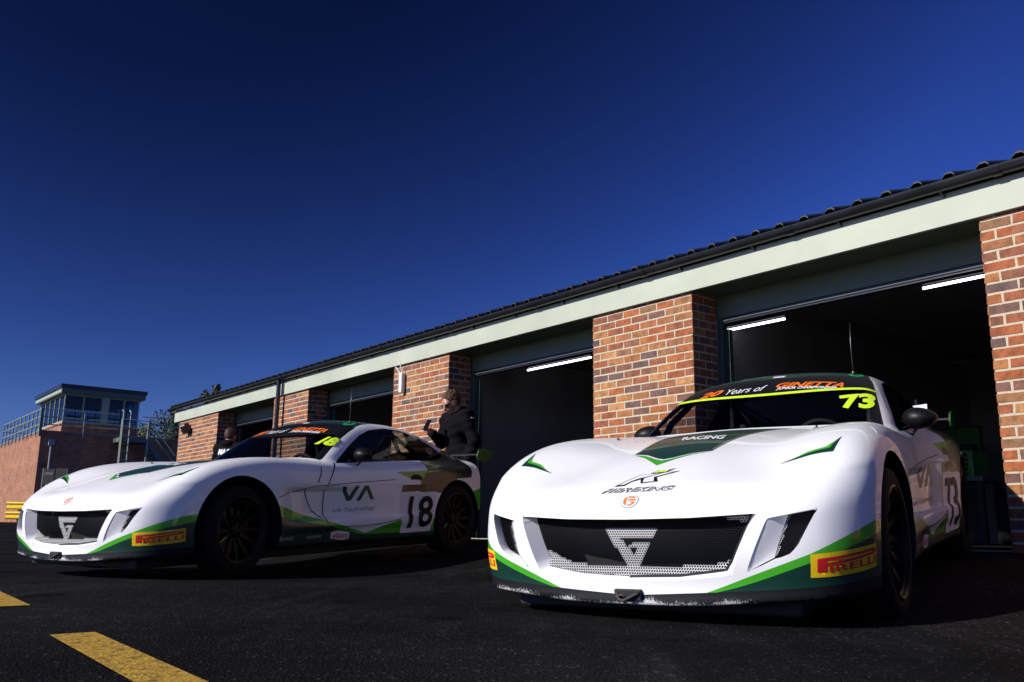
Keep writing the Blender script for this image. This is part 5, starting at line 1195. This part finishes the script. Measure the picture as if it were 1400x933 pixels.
    hairf = lambda x, y, z: smax(ell(hc + np.array([-.012 * cp, 0, .034]), (.112, .090, .118), -pitch_head)(x, y, z) + .0022 * np.sin(97 * x + 61 * z + 3 * np.sin(40 * y)) * np.cos(83 * y + 2 * np.sin(55 * z)) + .0018 * np.sin(171 * z + 133 * y - 90 * x), -(union([cap(hd((.13, 0, -.07)), hd((.125, 0, .03)), .105, .078), cap(hd((.03, .10, -.06)), hd((.05, .10, .0)), .055, .05), cap(hd((.03, -.10, -.06)), hd((.05, -.10, .0)), .055, .05), cap(hd((-.02, 0, -.16)), hd((.03, 0, -.12)), .10, .09)], .02)(x, y, z)), .012)
    net_obj('hair', hairf, hc - .2, hc + .2, .008, hairm, p)
    # eyes
    for sg in (1, -1):
        b = MB(); bm = bmesh.new(); bmesh.ops.create_uvsphere(bm, u_segments=10, v_segments=8, radius=.011); b.bm(bm, Matrix.Translation(hd((.082, .032 * sg, .002)))); b.build('eye', SHOE, p, smooth=True)
    return p, hd, jo
gz1 = float(ground_z(-.60, 9.95))
J1 = {'hip': (-.02, 0, .93), 'chest': (.02, 0, 1.27), 'neck': (.035, 0, 1.42), 'head': (.115, 0, 1.525), 'shL': (.02, .175, 1.36), 'shR': (.03, -.175, 1.36), 'elL': (-.04, .25, 1.08), 'wrL': (.04, .225, .84), 'elR': (.06, -.25, 1.10), 'wrR': (.28, -.12, 1.18)}
p1, hd1, jk1 = build_person('man in black hooded jacket and sunglasses looking down at his phone beside the brick pier', (-.585, 9.95, gz1), math.atan2(-.62, -.78), J1, HAIRB, R_(33))
b = MB(); dk = mat('sunglass_black', (.005, .005, .006, 1), .12)
for sg in (1, -1):
    P4 = [hd1(v) for v in ((.098, .010 * sg, .018), (.090, .058 * sg, .020), (.086, .056 * sg, -.014), (.096, .014 * sg, -.018))]; k = [Vector(v) for v in P4]; off_ = Vector(hd1((.106, 0, 0))) - Vector(hd1((.10, 0, 0)))
    b.add(k + [v + off_ for v in k], [(0, 1, 2, 3), (7, 6, 5, 4), (0, 4, 5, 1), (1, 5, 6, 2), (2, 6, 7, 3), (3, 7, 4, 0)]); b.tube([hd1((.092, .058 * sg, .012)), hd1((.02, .084 * sg, .012)), hd1((-.01, .084 * sg, .004))], .003, 6)
b.tube([hd1((.10, -.014, .012)), hd1((.10, .014, .012))], .003, 6); b.build('sunglasses', dk, p1)
def patch(parent, name, m, pts, th=.004):
    b = MB(); k = [Vector(q) for q in pts]; n = (k[1] - k[0]).cross(k[2] - k[0]).normalized() * th; nn = len(k); b.add(k + [q + n for q in k], [tuple(range(nn))[::-1], tuple(range(nn, 2 * nn))] + [(i, (i + 1) % nn, nn + (i + 1) % nn, nn + i) for i in range(nn)]); return b.build(name, m, parent)
def wrap_text(parent, fn, txt, O, U, Vv, D, m, name, bold=.02):
    """lettering wrapped on to cloth: from O + u U + v V marching along D until it meets the surface fn"""
    bm = curve2mesh('text', txt, bold); gridcut(bm, 10, 3); bmesh.ops.triangulate(bm, faces=bm.faces[:]); bm.verts.index_update()
    P = np.array([v.co[:] for v in bm.verts]); T = [[v.index for v in f.verts] for f in bm.faces]; bm.free()
    u = (P[:, 0] - P[:, 0].min()) / np.ptp(P[:, 0]); v = (P[:, 1] - P[:, 1].min()) / np.ptp(P[:, 1]); O, U, Vv, D = [np.array(q, float) for q in (O, U, Vv, D)]
    X = O + u[:, None] * U + v[:, None] * Vv
    dg = bpy.context.evaluated_depsgraph_get(); dg.update()
    out = []
    for x in X:
        ok, loc, nor, _ = fn.ray_cast(Vector(x), Vector(D)); out.append(tuple((loc if ok else Vector(x + D * .2)) - Vector(D) * .004))
    return mesh_obj(name, out, T, [m], parent)
wrap_text(p1, jk1, 'M', (-.02, .6, 1.33), (.05, 0, 0), (0, 0, .02), (0, -1, 0), WVIN, 'jacket_logo')
wrap_text(p1, jk1, 'K', (-.085, .6, 1.24), (.05, 0, 0), (0, 0, .03), (0, -1, 0), WVIN, 'sleeve_logo'); wrap_text(p1, jk1, 'JD', (-.10, .6, 1.185), (.06, 0, 0), (0, 0, .03), (0, -1, 0), WVIN, 'sleeve_logo')
wrap_text(p1, jk1, '-', (.02, .6, 1.345), (.05, 0, 0), (0, 0, .010), (0, -1, 0), GREEN, 'shoulder_stripe')
wr = Vector(J1['wrR']); ph = empty('mobile_phone', 'black mobile phone held up by the man in sunglasses', 'phone'); pm = p1.matrix_basis.copy(); bpy.context.view_layer.update()
ph.matrix_world = p1.matrix_world @ Matrix.Translation(wr + Vector((.098, .055, .075))) @ Matrix.Rotation(R_(-28), 4, 'Y') @ Matrix.Rotation(R_(10), 4, 'Z')
b = MB(); b.box(-.005, .005, -.034, .034, -.066, .070, bev=.004); b.build('phone_case', dk, ph); b = MB(); b.box(-.0062, -.0052, -.030, .030, -.062, .066); b.build('screen', mat('phone_screen', (.02, .02, .025, 1), .1), ph)
# second person, back turned, by the far garage
x2, y2 = -4.74, 15.0; gz2 = float(ground_z(x2, y2))
J2 = {'hip': (0, 0, .97), 'chest': (.02, 0, 1.34), 'neck': (.03, 0, 1.50), 'head': (.06, 0, 1.635), 'shL': (.02, .19, 1.44), 'shR': (.02, -.19, 1.44), 'elL': (.05, .27, 1.16), 'wrL': (.26, .16, 1.12), 'elR': (.06, -.27, 1.16), 'wrR': (.26, -.14, 1.10)}
p2, hd2, jk2 = build_person('person seen from behind, black hooded jacket with white letters on its back', (x2, y2, gz2), math.atan2(.96, .30), J2, HAIRR, R_(12))
wrap_text(p2, jk2, 'MAD', (-.6, .10, 1.315), (0, -.25, 0), (0, 0, .10), (1, 0, 0), WVIN, 'back_lettering', .05)
